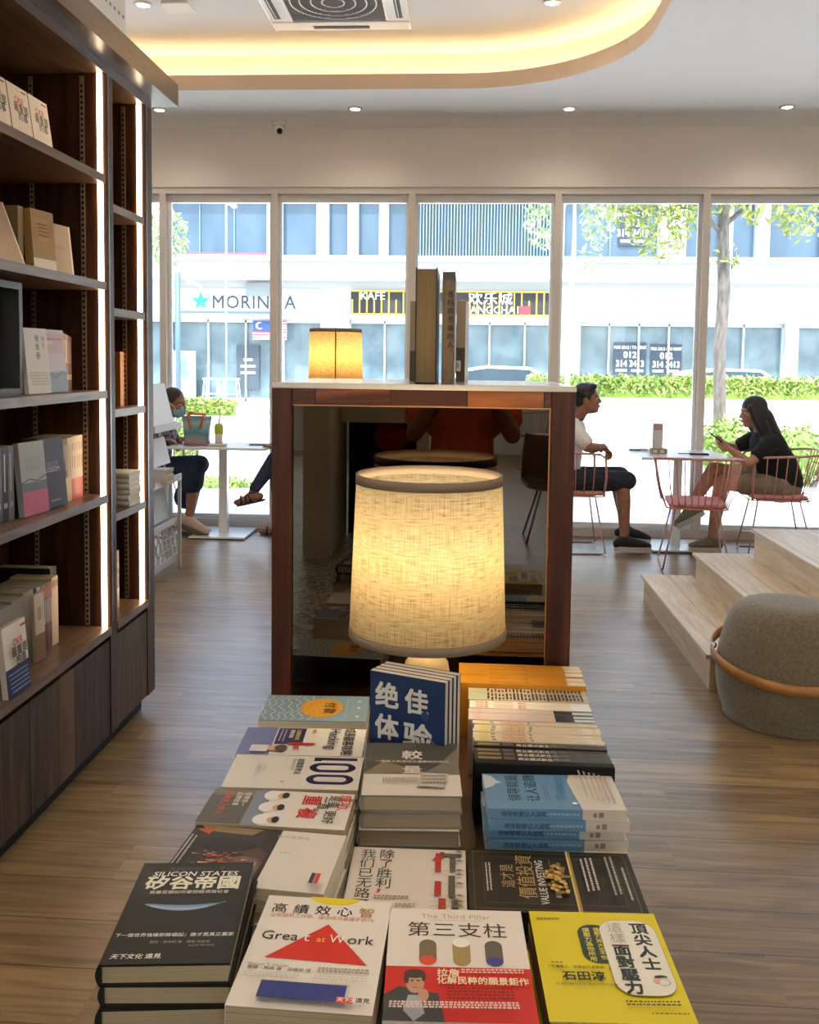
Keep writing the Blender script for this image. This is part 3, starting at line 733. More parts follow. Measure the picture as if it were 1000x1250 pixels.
# ------------------------------------------------------------------ books
class Art:
    """lettering and pictures printed on a cover: u right, v up, both 0..1"""
    def __init__(s, mb, w, h, z, xf=None): s.mb, s.w, s.h, s.z, s.k, s.xf = mb, w, h, z, 0, xf or Matrix.Identity(4)
    def _m(s, u, v, layer=None):
        s.k += 1; return s.xf @ T((u-.5)*s.w, (v-.5)*s.h, s.z+.00012+.00006*s.k)
    def rect(s, u0, v0, u1, v1, c, mt=None):
        m = s._m(u0, v0); a = (u1-u0)*s.w; b = (v1-v0)*s.h
        s.mb.add([(0, 0, 0), (a, 0, 0), (a, b, 0), (0, b, 0)], [(0, 1, 2, 3)], mt or ink(c), False, m); return s
    def poly(s, pts, c):
        m = s._m(.5, .5); s.mb.add([((u-.5)*s.w, (v-.5)*s.h, 0) for u, v in pts], [list(range(len(pts)))], ink(c), False, m); return s
    def ellipse(s, u, v, ru, rv, c, a0=0, a1=360, n=36):
        pts = [(u+ru*math.cos(R(a0+(a1-a0)*k/n)), v+rv*math.sin(R(a0+(a1-a0)*k/n))) for k in range(n+(0 if a1-a0 == 360 else 1))]
        return s.poly(pts, c)
    def ring(s, u, v, ru, rv, wd, c, a0=0, a1=360, n=40):
        m = s._m(.5, .5); vs = []; k = n+1
        for i in range(k):
            a = R(a0+(a1-a0)*i/n)
            for q in (1, 1-wd): vs.append(((u-.5)*s.w+ru*q*s.w*math.cos(a), (v-.5)*s.h+rv*q*s.w*math.sin(a), 0))
        s.mb.add(vs, [(2*i, 2*i+2, 2*i+3, 2*i+1) for i in range(n)], ink(c), False, m); return s
    def rrect(s, u0, v0, u1, v1, r, c):
        ru = r/s.w; rv = r/s.h; pts = []
        for cu, cv, a0 in ((u1-ru, v1-rv, 0), (u0+ru, v1-rv, 90), (u0+ru, v0+rv, 180), (u1-ru, v0+rv, 270)):
            for k in range(9): a = R(a0+90*k/8); pts.append((cu+ru*math.cos(a), cv+rv*math.sin(a)))
        return s.poly(pts, c)
    def line(s, pts, wd, c):
        m = s._m(.5, .5); vs = []; P = [Vector(((u-.5)*s.w, (v-.5)*s.h, 0)) for u, v in pts]
        for i, p in enumerate(P):
            t = (P[min(i+1, len(P)-1)]-P[max(i-1, 0)]).normalized(); n = Vector((-t.y, t.x, 0))
            ww = wd[i] if isinstance(wd, (list, tuple)) else wd
            vs += [p+n*ww/2, p-n*ww/2]
        s.mb.add(vs, [(2*i, 2*i+1, 2*i+3, 2*i+2) for i in range(len(P)-1)], ink(c), False, m); return s
    def text(s, body, u, v, size, c, bold=.0, align='L', sx=1.0, rot=0, shear=0.0, spacing=1.0):
        m = s._m(u, v) @ Rz(rot)
        if shear: sh = Matrix.Identity(4); sh[0][1] = shear; m = m @ sh
        s.mb.text(body, size, ink(c), m, bold, align, sx, spacing); return s
    def vtext(s, body, u, v, size, c, bold=.0, sx=1.0, step=1.08):
        for i, ch in enumerate(body): s.text(ch, u, v-(i+.9)*size*step/s.h, size, c, bold, 'L', sx)
        return s
def book(label, w, h, t, cover='#eeeeee', art=None, spine_art=None, group=None, spine=None, hard=False, pages=None, spine_side=-1, back=None, name='book', loc=(0, 0, 0), rot=(0, 0, 0)):
    b = empty(name, (0, 0, 0), label, 'book', group)
    m = MB(); ct = .0026 if hard else .0007; ov = .003 if hard else .0004
    cm = ink(cover); bm_ = ink(back or cover); sm = ink(spine or cover)
    m.box((-w/2, -h/2, t-ct), (w/2, h/2, t), cm); m.box((-w/2, -h/2, 0), (w/2, h/2, ct), bm_)
    sx0 = spine_side*w/2
    if hard:
        n = 6; pts = [(sx0, 0)]+[(sx0+spine_side*.004*math.sin(PI*k/n), t*k/n) for k in range(1, n)]+[(sx0, t), (sx0-spine_side*ct, t), (sx0-spine_side*ct, 0)]
        if spine_side > 0: pts = pts[::-1]
        vs = [(x, -h/2, z) for x, z in pts]+[(x, h/2, z) for x, z in pts]; q = len(pts)
        m.add(vs, [list(range(q)), list(range(2*q-1, q-1, -1))]+[(i, q+i, q+(i+1) % q, (i+1) % q) for i in range(q)], sm)
    else:
        a, c = sorted((sx0, sx0-spine_side*ct)); m.box((a, -h/2, ct), (c, h/2, t-ct), sm)
    if art: art(Art(m, w, h, t))
    if spine_art:
        # spine frame: u along the height from foot to head, v across the thickness
        if spine_side < 0: xf = Matrix(((0, 0, -1, -w/2), (1, 0, 0, 0), (0, -1, 0, t/2), (0, 0, 0, 1)))
        else: xf = Matrix(((0, 0, 1, w/2), (1, 0, 0, 0), (0, 1, 0, t/2), (0, 0, 0, 1)))
        if spine_side < 0: xf = Matrix(((0, 0, -1, -w/2), (-1, 0, 0, 0), (0, 1, 0, t/2), (0, 0, 0, 1)))
        spine_art(Art(m, h, t, .0042 if hard else 0, xf))
    m.build('cover', b)
    a, c = (-w/2+ct, w/2-ov) if spine_side < 0 else (-w/2+ov, w/2-ct)
    MB().box((a, -h/2+ov, ct), (c, h/2-ov, t-ct), pages or PAGES).build('pages', b)
    return place(b, loc, rot)
def stack(b, n, label_fn, group, jig=.004, seed=1, drop=None, rotz=None):
    """copies of b lying under it; b itself is the topmost"""
    rnd = random.Random(seed); t = drop; z = b.location.z; rz = b.rotation_euler.z
    for k in range(1, n):
        c = dup(b); c.location = (b.location.x+rnd.uniform(-jig, jig), b.location.y+rnd.uniform(-jig, jig), z-k*t); c.rotation_euler = (0, 0, rz+R(rnd.uniform(-1.2, 1.2)))
        c['label'] = label_fn(k); c['group'] = group
    b['group'] = group
def ordn(k): return ['topmost', 'second', 'third', 'fourth', 'fifth', 'sixth', 'seventh', 'eighth', 'ninth', 'tenth'][k]

def micro(A, u0, v0, u1, v1, rows, c, seed=0):
    """rows of small print too fine to read: short dashes"""
    rnd = random.Random(seed)
    for r_ in range(rows):
        v = v1-(v1-v0)*(r_+.5)/rows; x = u0; hgt = (v1-v0)/rows*.42
        while x < u1-.01:
            l = rnd.uniform(.012, .03); A.rect(x, v-hgt/2, min(x+l, u1), v+hgt/2, c); x += l+.008

# ------------------------------------------------------------------ the books on the table
def front_row():
    def a(A):
        A.text('未來的帝國由誰主宰', .5, .915, .0075, '#5a574f', 0, 'C')
        A.text('SILICON STATES', .5, .845, .0138, '#f1eee6', .012, 'C', sx=1.02, shear=.1)
        A.text('矽谷帝國', .5, .715, .0285, '#e6e6cf', .05, 'C', sx=1.0)
        A.text('商業巨頭如何掌控經濟與社會', .5, .655, .0072, '#d8d4c8', .015, 'C')
        top = [(.16+.68*k/24, .545-.05*math.sin(PI*.9*k/24)+.035*(k/24)**2) for k in range(25)]
        A.line(top, [.001+.010*math.sin(PI*min(1, k/22))**.7 for k in range(25)], '#7d97b4')
        A.line([(u, v-.008) for u, v in top[2:20]], .0022, '#a6bfd6')
        A.text('下一個世界強權即將崛起；誰才是真正贏家', .5, .235, .0068, '#e9e5d8', .01, 'C')
        A.text('露西・葛芮妮 著　譯者 林俊宏', .56, .175, .0048, '#a9a496', 0, 'C'); A.text('Lucie Greene', .74, .145, .005, '#a9a496', 0, 'C')
        A.text('天下文化', .06, .045, .0085, '#f1eee6', .02, shear=.15); A.text('遠見', .33, .045, .0085, '#f1eee6', .02)
    b = book('black hardcover with pale Chinese title and blue wave, topmost at the near left corner', .136, .192, .0245, '#23221c', a, hard=True, pages=PAGES, loc=(-.315, .987, .8455), rot=(0, 0, R(6.0)))
    stack(b, 6, lambda k: 'black hardcover with cream page edges, %s of the near left corner stack' % ordn(k), 'black hardcovers at the near left corner', .003, 2, .0250)

    def a(A):
        A.ellipse(.54, 1.01, .20, .075, '#e9cf2f', 180, 360)
        [A.text(ch, .06+.173*i, .835, .0195, '#2c2723' if i < 4 else '#b98a5a', .008) for i, ch in enumerate('高績效心智')]
        A.text('全新聰明工作學，讓你成為最搶手的1%', .07, .785, .0083, '#d68f80', 0, sx=.86)
        A.poly([(.545, .735), (.145, .40), (.90, .385)], '#d8301f')
        A.text('Grea', .06, .565, .0215, '#2b2724', 0, sx=.98); A.text('t', .385, .565, .0215, '#f6eee8', 0); A.text('at', .485, .565, .0135, '#f0c63c', 0)
        A.text('W', .580, .565, .0200, '#f6eee8', 0, sx=.86); A.text('ork', .715, .565, .0215, '#2b2724', 0, sx=.98)
        A.text('Morten T. Hansen', .05, .325, .006, '#8f857a'); A.text('莫頓・韓森 著　廖建容 譯', .05, .295, .006, '#5b534b')
        micro(A, .56, .29, .93, .35, 2, '#9c9288', 3); micro(A, .05, .20, .45, .27, 3, '#cfc6bb', 4); micro(A, .55, .2, .93, .25, 2, '#cfc6bb', 5)
        A.rect(.20, .035, .80, .165, '#333f86'); A.rect(.745, .03, .86, .075, '#e24a3a'); A.text('天下文化', .75, .042, .0066, '#ffffff', .02); A.text('遠見', .875, .042, .0075, '#22282e', .03)
    b = book('white paperback with red triangle and yellow half disc, topmost right of the black hardcovers', .150, .190, .030, '#e9e1d6', a, pages=PAGES, loc=(-.157, .957, .820), rot=(0, 0, R(-1.2)))
    stack(b, 3, lambda k: 'white paperback lying %s in the pile under the red triangle cover' % ordn(k), 'white red-triangle paperbacks in front', .002, 3, .0305)

    def a(A):
        A.text('The Third Pillar', .5, .905, .0115, '#b8a48c', 0, 'C', sx=1.05, spacing=1.05); A.line([(.30, .885), (.70, .885)], .0006, '#b9aea0')
        A.text('第三支柱', .5, .735, .028, '#3a2c22', .0, 'C', sx=1.0, spacing=1.07)
        for u, body, end in ((.29, '#7c6a50', '#e2513a'), (.53, '#a8905c', '#f3ece2'), (.76, '#6a5f55', '#42498c')):
            A.rrect(u-.062, .455, u+.062, .69, .0095, body)
            if u == .53: A.ellipse(u, .665, .062, .042, end)
            else: A.ellipse(u, .498, .060, .042, end)
        A.rect(0, .0, 1, .44, '#d22a20')
        A.poly([(.0, .20), (.10, .27), (.22, .24), (.36, .22), (.40, .0), (0, .0)], '#454545'); A.poly([(.16, .2), (.24, .2), (.27, .06), (.2, .0), (.13, .08)], '#a9aeb8')
        A.ellipse(.205, .30, .062, .085, '#c9987c'); A.ellipse(.20, .375, .075, .038, '#4a3c33'); A.ellipse(.145, .33, .018, .04, '#4a3c33'); A.ellipse(.262, .345, .014, .035, '#4a3c33')
        A.ellipse(.262, .20, .035, .05, '#c9987c'); A.ellipse(.185, .315, .012, .006, '#3a2c25'); A.ellipse(.225, .315, .012, .006, '#3a2c25'); A.line([(.19, .258), (.225, .258)], .001, '#84503f')
        A.text('拉詹', .35, .362, .0125, '#f6efc9', .02); micro(A, .52, .375, .95, .43, 2, '#f3c8b8', 6)
        A.text('化解民粹的願景鉅作', .35, .285, .0125, '#f6efc9', .02, sx=.86); micro(A, .42, .13, .86, .26, 4, '#8f1d18', 8)
        micro(A, .04, .02, .88, .115, 3, '#e6c9bd', 9)
    b = book('white and red paperback with three capsule shapes on the cover, middle of the near row', .155, .186, .030, '#e8dfd4', a, pages=PAGES_W, loc=(.0, .950, .820), rot=(0, 0, R(2.4)))
    stack(b, 3, lambda k: 'white paperback lying %s in the pile under the capsule cover' % ordn(k), 'white and red capsule paperbacks in front', .002, 4, .0305)

    def a(A):
        micro(A, .05, .905, .24, .935, 2, '#6f6620', 11)
        A.rrect(.345, .49, .60, .86, .017, '#2f3f38'); A.vtext('讓壓力為你所用', .385, .83, .0088, '#e6d95a', .02, 1, 1.0); A.vtext('讓壓力再大也不怕', .47, .83, .0075, '#e6d95a', .02, 1, .98)
        A.rrect(.515, .205, .955, .905, .022, '#8d8240'); A.rrect(.519, .208, .951, .902, .0215, '#e9e4d4')
        A.vtext('頂尖人士', .76, .885, .021, '#2d3833', .055, .98, 1.02); A.vtext('這樣', .575, .885, .020, '#b3b0a4', .0, .98, 1.0); A.vtext('面對壓力', .575, .665, .021, '#2d3833', .055, .98, 1.0)
        A.ellipse(.86, .36, .05, .02, '#2d3833', 10, 190); A.ring(.865, .32, .05, .035, .08, '#7f7c70', 0, 360); A.ellipse(.82, .33, .025, .018, '#e5a48c')
        micro(A, .09, .465, .18, .485, 1, '#4b4517', 12); A.text('「不懂無人，依賴自己過哪裡！」', .05, .425, .0050, '#3a3614', .01, sx=.98)
        A.text('石田淳', .15, .325, .0158, '#2a2a14', .035, sx=1.0); A.text('日本行為科學管理研究所所長著', .09, .275, .0046, '#6a611c', 0, sx=1.05)
        micro(A, .55, .105, .93, .165, 2, '#5a521a', 13); micro(A, .70, .035, .95, .06, 1, '#7a701f', 14)
    b = book('bright yellow paperback with a white rounded title box, at the near right corner', .152, .187, .016, '#e2cf1e', a, spine='#5b3a22', pages=PAGES, loc=(.166, .990, .814), rot=(0, 0, R(2.6)))
    stack(b, 6, lambda k: 'yellow paperback lying %s in the pile at the near right corner' % ordn(k), 'yellow paperbacks at the near right corner', .002, 5, .0163)
front_row()

def left_column():
    UP = R(-90)
    def a(A):
        for k in range(7):
            v = .97-.075*k
            pts = [(.02+.96*i/40, .03+.072*k+.022*math.sin(i*.52+k*.5)+.018*math.sin(i*.21+k)) for i in range(41)]
            A.line(pts, .0011, '#dfe9e4')
        A.ellipse(.5, .56, .37, .20, '#c98f35')
        for k in range(4): A.line([(.18+.62*i/20, .40+.04*k+.016*math.sin(i*.6+k)) for i in range(21)], .0008, '#dcb468')
        A.text('付', .30, .595, .026, '#33332c', .03); A.text('款', .53, .595, .026, '#33332c', .03)
        A.line([(.12, .80), (.88, .80)], .0005, '#c7d6d4'); A.text('人生', .18, .90, .007, '#eef2ee', .02); A.text('第一', .46, .90, .007, '#eef2ee', .02); A.text('課', .80, .90, .007, '#eef2ee', .02)
    b = book('grey-blue book with white wavy lines and an orange oval, nearest the mirror', .130, .204, .017, '#7d95a3', a, pages=PAGES_W, loc=(-.286, 1.727, .803), rot=(0, 0, UP+R(3)))
    stack(b, 4, lambda k: 'grey-blue book lying %s in the pile nearest the mirror' % ordn(k), 'grey-blue books nearest the mirror', .002, 6, .0178)
    def a(A):
        A.rect(0, 0, 1, .26, '#6f78a8'); A.rect(.02, .27, .62, .50, '#332f5e'); A.text('企業成長的', .08, .43, .0085, '#d9c94a', .03); A.text('黑客思維', .08, .375, .0085, '#e9e6dd', .03); micro(A, .08, .29, .55, .35, 2, '#b9b4cf', 20)
        A.ellipse(.80, .30, .10, .085, '#d3a084'); A.ellipse(.80, .345, .12, .05, '#5b4337'); A.rect(.70, .1, .93, .24, '#d9d5d3')
        A.rect(.60, .38, .66, .60, '#c5322c'); A.text('增長', .66, .44, .012, '#c5322c', .03, sx=.9); A.line([(.62, .50), (.70, .56), (.62, .62)], .0022, '#c5322c'); A.text('實戰', .10, .56, .008, '#d8563a', .02)
        A.text('Hacking', .06, .705, .0275, '#2b2754', .02, sx=.94); A.text('成長駭客攻略', .04, .835, .0215, '#232028', .03, sx=.84)
    b = book('white paperback with dark blue Latin title and printed photo, behind the large 100 cover', .112, .211, .014, '#dfdbd2', a, pages=PAGES, loc=(-.272, 1.512, .831), rot=(0, 0, UP+R(2.5)))
    stack(b, 8, lambda k: 'white paperback lying %s in the pile behind the large 100 cover' % ordn(k), 'white paperbacks behind the 100 cover', .003, 7, .0138)
    def a(A):
        n = '#2a2554'
        A.rect(.04, .93-.29, .13, .955, n); A.rect(.04, .62, .16, .68, n)
        for u in (.36, .72): 
            A.rrect(u-.145, .60, u+.145, .955, .018, n); A.rrect(u-.07, .655, u+.07, .90, .0085, '#dcd7cc')
        A.text('創意思考法', .10, .50, .0125, '#4a4664', .02, sx=.9); A.text('讓創新成為日常', .10, .46, .006, '#8a8694', 0)
        micro(A, .80, .40, .84, .46, 1, '#8a8694', 22); A.text('商業思維', .30, .20, .0085, '#cfcac2', .02); A.text('百問百答', .30, .25, .0065, '#c0bbb2', 0)
    b = book('off-white paperback with a huge dark blue 100, third pile from the mirror', .114, .209, .014, '#dcd7cc', a, pages=PAGES, loc=(-.262, 1.386, .836), rot=(0, 0, UP+R(2)))
    stack(b, 8, lambda k: 'off-white paperback lying %s under the huge dark blue 100' % ordn(k), 'off-white 100 paperbacks', .003, 8, .0143)
    def a(A):
        A.rect(0, 0, 1, .30, '#5a5550'); A.rect(0, .0, .2, .34, '#7d766c'); A.text('從零到一', .1, .235, .0105, '#e4d9c5', .02); A.text('品牌故事', .1, .18, .0105, '#e4d9c5', .02); A.text('創業路上的人', .08, .10, .012, '#d8643c', .02)
        A.rect(.0, .30, 1, .42, '#7f8a95')
        for u, v in ((.15, .50), (.50, .50), (.85, .50)):
            A.ellipse(u, v-.07, .14, .06, '#e4e2de'); A.ellipse(u, v, .075, .035, '#d2a184'); A.ellipse(u-.01, v+.022, .085, .025, '#2c2320')
        A.text('重', .10, .665, .031, '#d02d22', .03); A.text('複', .47, .665, .031, '#d02d22', .03)
        A.text('一直', .12, .775, .020, '#3d3a38', .01); A.text('永不', .50, .745, .010, '#8a8580', 0); A.text('成功,', .06, .915, .021, '#d02d22', .02); A.text('是要', .08, .84, .019, '#3d3a38', .01); A.text('更好', .52, .84, .019, '#3d3a38', .01)
    b = book('white paperback with red title characters and three white-shirted portraits', .104, .213, .014, '#e1dbd1', a, pages=PAGES, loc=(-.266, 1.272, .834), rot=(0, 0, UP+R(-1)))
    stack(b, 8, lambda k: 'white paperback lying %s under the three portraits cover' % ordn(k), 'white paperbacks with three portraits', .003, 9, .0142)
    def a(A):
        A.rect(0, 0, 1, .58, '#33302c'); A.poly([(.0, .02), (.12, .10), (.14, .40), (.02, .46)], '#8f7a5c'); A.poly([(.10, .02), (.18, .12), (.05, .14)], '#c45a3a')
        A.poly([(.30, .30), (.62, .26), (.98, .10), (.98, .55), (.45, .56), (.32, .46)], '#5a4038'); A.poly([(.50, .38), (.95, .34), (.95, .52), (.55, .53)], '#7b594c'); A.ellipse(.34, .27, .12, .20, '#211f1d'); A.ellipse(.50, .30, .05, .12, '#211f1d')
        rnd = random.Random(7)
        for k in range(90):
            u = rnd.uniform(.50, .97); v = rnd.gauss(.26, .08); s = rnd.uniform(.012, .05); d = rnd.uniform(-.4, .4)
            A.poly([(u, v), (u+s*.5, v+s*.25), (u+d*s, v+s*1.5)][::1 if d < .25 else -1], rnd.choice(['#e9a878', '#d9693f', '#f2cf9d', '#a8452c', '#c98a6a', '#5b2c20']))
        for k in range(9): A.ellipse(rnd.uniform(.8, 1)-.02, rnd.uniform(.2, .5), .03, .03, '#1d1c1b', n=8)
        A.text('搞定地獄', .96, .53, .0105, '#d8d2c6', .02, rot=180, sx=.95); A.text('寫在前線的人', .96, .56, .007, '#8f887c', 0, rot=180)
        micro(A, .3, .03, .9, .08, 2, '#c9c2b4', 30)
        A.vtext('低欲望社會', .20, .80, .0085, '#a19a90', .0); A.text('創業者', .5, .72, .005, '#b5aea4', 0, rot=-90)
        A.rect(.80, .93, .96, .955, '#d43a2e'); A.rect(.80, .90, .96, .925, '#3f3d5a')
    b = book('white book half covered by a dark fiery street picture, behind the black hardcovers', .140, .214, .015, '#e0d8cd', a, pages=PAGES_W, loc=(-.268, 1.148, .829), rot=(0, 0, UP+R(-4)))
    stack(b, 7, lambda k: 'white paperback lying %s under the dark fiery street cover' % ordn(k), 'white paperbacks under the fiery cover', .003, 10, .0155)
left_column()

def middle_column():
    def a(A):
        A.rect(0, .40, 1, 1, '#575349'); A.rect(.02, .62, .55, .98, '#635f55'); A.poly([(.62, .4), (1, .4), (1, .9), (.78, .55)], '#7f7a6d'); A.poly([(0, .4), (.2, .62), (.45, .5), (.7, .4)], '#8a7c66')
        A.text('較', .5, .68, .034, '#f0e3d6', .02, 'C', sx=1.05); A.text('量', .5, .40, .030, '#e9dccd', .02, 'C', sx=1.1)
        A.text('一個商人的成功之道與他的時代', .5, .60, .0085, '#e3dacc', .02, 'C'); A.rect(0, 0, 1, .37, '#ddd5c8'); micro(A, .2, .18, .86, .32, 3, '#a79e90', 33); A.poly([(.55, .12), (.82, .1), (.88, .34), (.6, .36)], '#c9c0b2'); micro(A, .6, .14, .85, .33, 3, '#8f8678', 34)
    b = book('grey-brown hardcover with two pale title characters, topmost before the standing blue book', .150, .188, .0255, '#8c857a', a, hard=True, pages=PAGES_G, loc=(-.078, 1.405, .8295), rot=(0, 0, R(3.5)))
    stack(b, 5, lambda k: 'grey hardcover lying %s in the pile before the standing blue book' % ordn(k), 'grey hardcovers before the standing blue book', .004, 12, .0215+.0045)
    def a(A):
        A.vtext('我们已无路可', .07, .975, .0245, '#2f2a26', .0, .92, .98); A.vtext('除了胜利', .235, .975, .0245, '#2f2a26', .0, .92, .98); A.text('，', .235, .455, .0245, '#cf3128', .03)
        micro(A, .24, .36, .52, .42, 2, '#8a8078', 35); micro(A, .42, .27, .60, .33, 2, '#8a8078', 36)
        rd, gr = '#b52f28', '#5e5a4e'
        A.poly([(.70, .83), (.78, .95), (.815, .945), (.80, .87)], rd); A.rect(.735, .70, .785, .93, rd); A.rect(.775, .895, .965, .93, gr); A.rect(.86, .71, .91, .90, gr)
        A.rect(.735, .42, .79, .58, rd); A.rect(.85, .40, .905, .65, gr); A.rect(.77, .22, .83, .385, rd); A.rect(.875, .2, .93, .38, gr); A.rect(.77, .02, .83, .19, rd); A.rect(.875, .02, .93, .19, gr)
        for v in (.945, .83, .71, .655, .55, .41, .345, .29, .22): A.line([(.70, v), (.98, v-.005)], .0006, '#8b8479'); A.poly([(.90, v), (.985, v), (.94, v+.022)], '#6d675a')
    b = book('cream paperback with giant red and grey title, between grey pile and capsule cover', .160, .200, .014, '#ddd2c6', a, pages=PAGES_W, loc=(-.070, 1.164, .786), rot=(0, 0, R(1)))
    stack(b, 4, lambda k: 'cream paperback lying %s under the giant red and grey title' % ordn(k), 'cream paperbacks with red and grey titles', .004, 13, .0155)
    # the standing blue books
    def a(A):
        c = '#d9d6cf'
        A.text('绝', .07, .735, .046, c, .05, sx=1.0); A.text('佳', .47, .725, .045, c, .05, sx=1.0); A.text('体', .07, .47, .046, c, .05, sx=1.0); A.text('验', .45, .42, .052, c, .05, sx=1.05)
        A.ring(.46, .28, .52, .52, .035, '#6f7f7d', -10, 62); A.ellipse(.74, .70, .05, .04, '#2b4672')
        micro(A, .1, .38, .45, .42, 1, '#a9b0bb', 38); A.text('用户体验', .1, .18, .012, c, .02)
    root = None
    for k in range(4):
        lb = ['dark blue book with large white title standing upright before the lamp', 'dark blue book standing second in the upright group under the lamp', 'dark blue book standing third in the upright group under the lamp', 'dark blue book standing last in the upright group under the lamp'][k]
        if k == 0: b = root = book(lb, .141, .212, .0135, '#1f3560', a, spine='#d8d2c4', pages=PAGES_W, spine_side=-1, group='upright dark blue books under the lamp')
        else: b = dup(root); b['label'] = lb
        # upright, cover turned towards the aisle
        d = Vector((math.sin(R(-23)), math.cos(R(-23)), 0))*0
        ang = -21
        n = Vector((-math.sin(R(-ang)), -math.cos(R(-ang)), 0))     # cover normal
        ctr = Vector((-.094, 1.515, .858))
        off = -n*(.0138*k)
        b.rotation_euler = (Rz(ang) @ Rx(90)).to_euler()
        b.location = ctr+off-n*.0135+Vector((.006*k*.3, 0, -.0))
    tag(book('grey hardcover lying under the upright dark blue books', .150, .16, .030, '#6f6a60', hard=True, pages=PAGES_G, loc=(-.095, 1.575, TZ), rot=(0, 0, R(2))))
middle_column()

def right_column():
    DN = R(90)
    def a(A):
        g = '#b89a5a'; g2 = '#8c7442'
        for e, c in ((.045, g2), (.13, '#6d5c38')):
            A.line([(e, e*.8), (1-e, e*.8), (1-e, 1-e*.7), (e, 1-e*.7), (e, e*.8)], .0008, c)
        A.rect(0, .365, 1, .385, '#a8883f'); A.rect(0, .38, 1, .39, '#e0c57a')
        A.text('這才是', .36, .735, .0200, g, .0, sx=.95); A.text('價值投資', .20, .615, .0265, g, .0, sx=1.0); A.text('VALUE INVESTING', .12, .545, .0155, '#e7e1d3', .01, sx=.82)
        A.text('長期投資的必修課', .22, .47, .0075, '#cfc7b5', .01); A.rect(.22, .50, .85, .503, '#8a8374'); micro(A, .3, .86, .75, .90, 2, '#d8d2c4', 40)
        rnd = random.Random(3)
        for k in range(60):
            an = R(rnd.uniform(-20, 200)); r = rnd.uniform(.03, .20); A.ellipse(.50+r*1.15*math.cos(an), .448+r*.52*math.sin(an), .026, .013, rnd.choice(['#b89140', '#d6b25c', '#8f6f30']), n=8)
        A.rect(.485, .39, .52, .46, '#9a7a38')
        micro(A, .28, .24, .80, .325, 3, '#d9d3c6', 41); micro(A, .2, .12, .8, .18, 2, '#bdb6a6', 42); micro(A, .1, .07, .6, .10, 1, '#bdb6a6', 43)
    b = book('black book with gold tree and gold Chinese title, lying behind the yellow paperback', .148, .229, .016, '#241d16', a, pages=PAGES, loc=(.127, 1.200, .784), rot=(0, 0, DN+R(1.5)))
    stack(b, 4, lambda k: 'black book lying %s under the gold tree cover' % ordn(k), 'black books with gold trees', .002, 14, .0160)
    def a(A):
        A.rect(0, 0, 1, .315, '#d5ccc0'); A.poly([(0, .315), (.35, .335), (.6, .35), (.8, .36), (1, .33), (1, .3), (0, .3)], '#d5ccc0')
        A.poly([(.55, .995), (.62, .93), (.70, .91), (.74, .86), (.80, .90), (.92, .93), (.97, .995)], '#c3ccd2')
        A.text('领导就是', .20, .745, .0215, '#1f2a36', .0, sx=1.0); A.text('让人追随', .20, .61, .0215, '#1f2a36', .0, sx=1.0); micro(A, .25, .52, .72, .57, 2, '#5f7f9c', 45)
        A.text('Tretbers', .20, .40, .024, '#3f7fb5', .0, sx=.9, shear=.25); A.ellipse(.13, .36, .03, .018, '#e9eef2')
        for k in range(6): micro(A, .15, .05+.04*k, .92, .08+.04*k, 1, '#a89f93', 46+k)
    def sp(A):
        A.rect(.685, 0, 1, 1, '#cfc5b7'); A.text('领导就是让人追随', .10, .28, .0085, '#27455f', .02); micro(A, .42, .3, .66, .75, 1, '#9db9cd', 50); A.rect(.80, .25, .835, .8, '#8a8378'); A.rect(.76, .3, .785, .7, '#8a8378')
    b = book('light blue paperback with cream band, topmost of the pile before the row of upright spines', .112, .204, .0150, '#6690b2', a, sp, pages=PAGES_W, loc=(.138, 1.355, .835), rot=(0, 0, DN+R(3)), spine_side=-1)
    stack(b, 7, lambda k: 'light blue paperback with cream band, %s of the pile before the black panel' % ordn(k), 'light blue paperbacks before the black panel', .004, 15, .0158)
    p = MB().box((.022, 1.414, TZ), (.243, 1.430, .864), BLACK).box((.022, 1.430, TZ), (.243, 1.44, TZ+.006), BLACK)
    tag(p.build('book_end', origin=(.13, 1.42, TZ), bevel=.0015), 'black bookend panel between the light blue pile and the upright spines', 'bookend')
    # row of books standing on their fore-edges, spines up
    def up(b, xl, y, length, zt, wd, tilt=0): 
        b.rotation_euler = Matrix(((0, -1, 0), (0, 0, 1), (-1, 0, 0))).to_euler()
        b.location = (xl+length/2, y, zt-wd/2)
    def run(n, y0, pitch, xl, length, zt, mk, names, group, step=0.0):
        r = mk(names[0], group); up(r, xl, y0, length, zt, r['_w'])
        del_w = r['_w']; del r['_w']
        for k in range(1, n):
            c = dup(r); c['label'] = names[k]; c.location.y = y0+k*pitch; c.location.x += step*k+random.Random(k*7+n).uniform(-.0025, .0025); c.location.z += random.Random(k*5+n).uniform(-.003, .001)
    def mk(w, h, t, col, sp, back=None, pages=PAGES_W):
        def f(lb, g):
            b = book(lb, w, h, t, col, None, sp, group=g, back=back, pages=pages); b['_w'] = w; return b
        return f
    W = .138
    def s1(A):
        A.rect(0, .25, .20, .75, '#94866c'); A.rect(0, .15, .03, .85, '#35312d'); A.text('商业模式新生代', .32, .18, .0105, '#e8e2d6', .03, sx=.9); A.rect(.58, .0, 1, 1, '#4a4744'); A.rect(.62, .3, .70, .7, '#6b6862'); A.rect(.80, .3, .95, .7, '#383533'); A.rect(.22, .2, .30, .8, '#6d675f')
    run(4, 1.4325, .0178, .021, .221, .861, mk(W, .221, .0165, '#2a2724', s1, pages=PAGES), ['black and grey spine with white title, %s from the black panel' % o for o in ('first', 'second', 'third', 'fourth')], 'black and grey spines in the upright row')
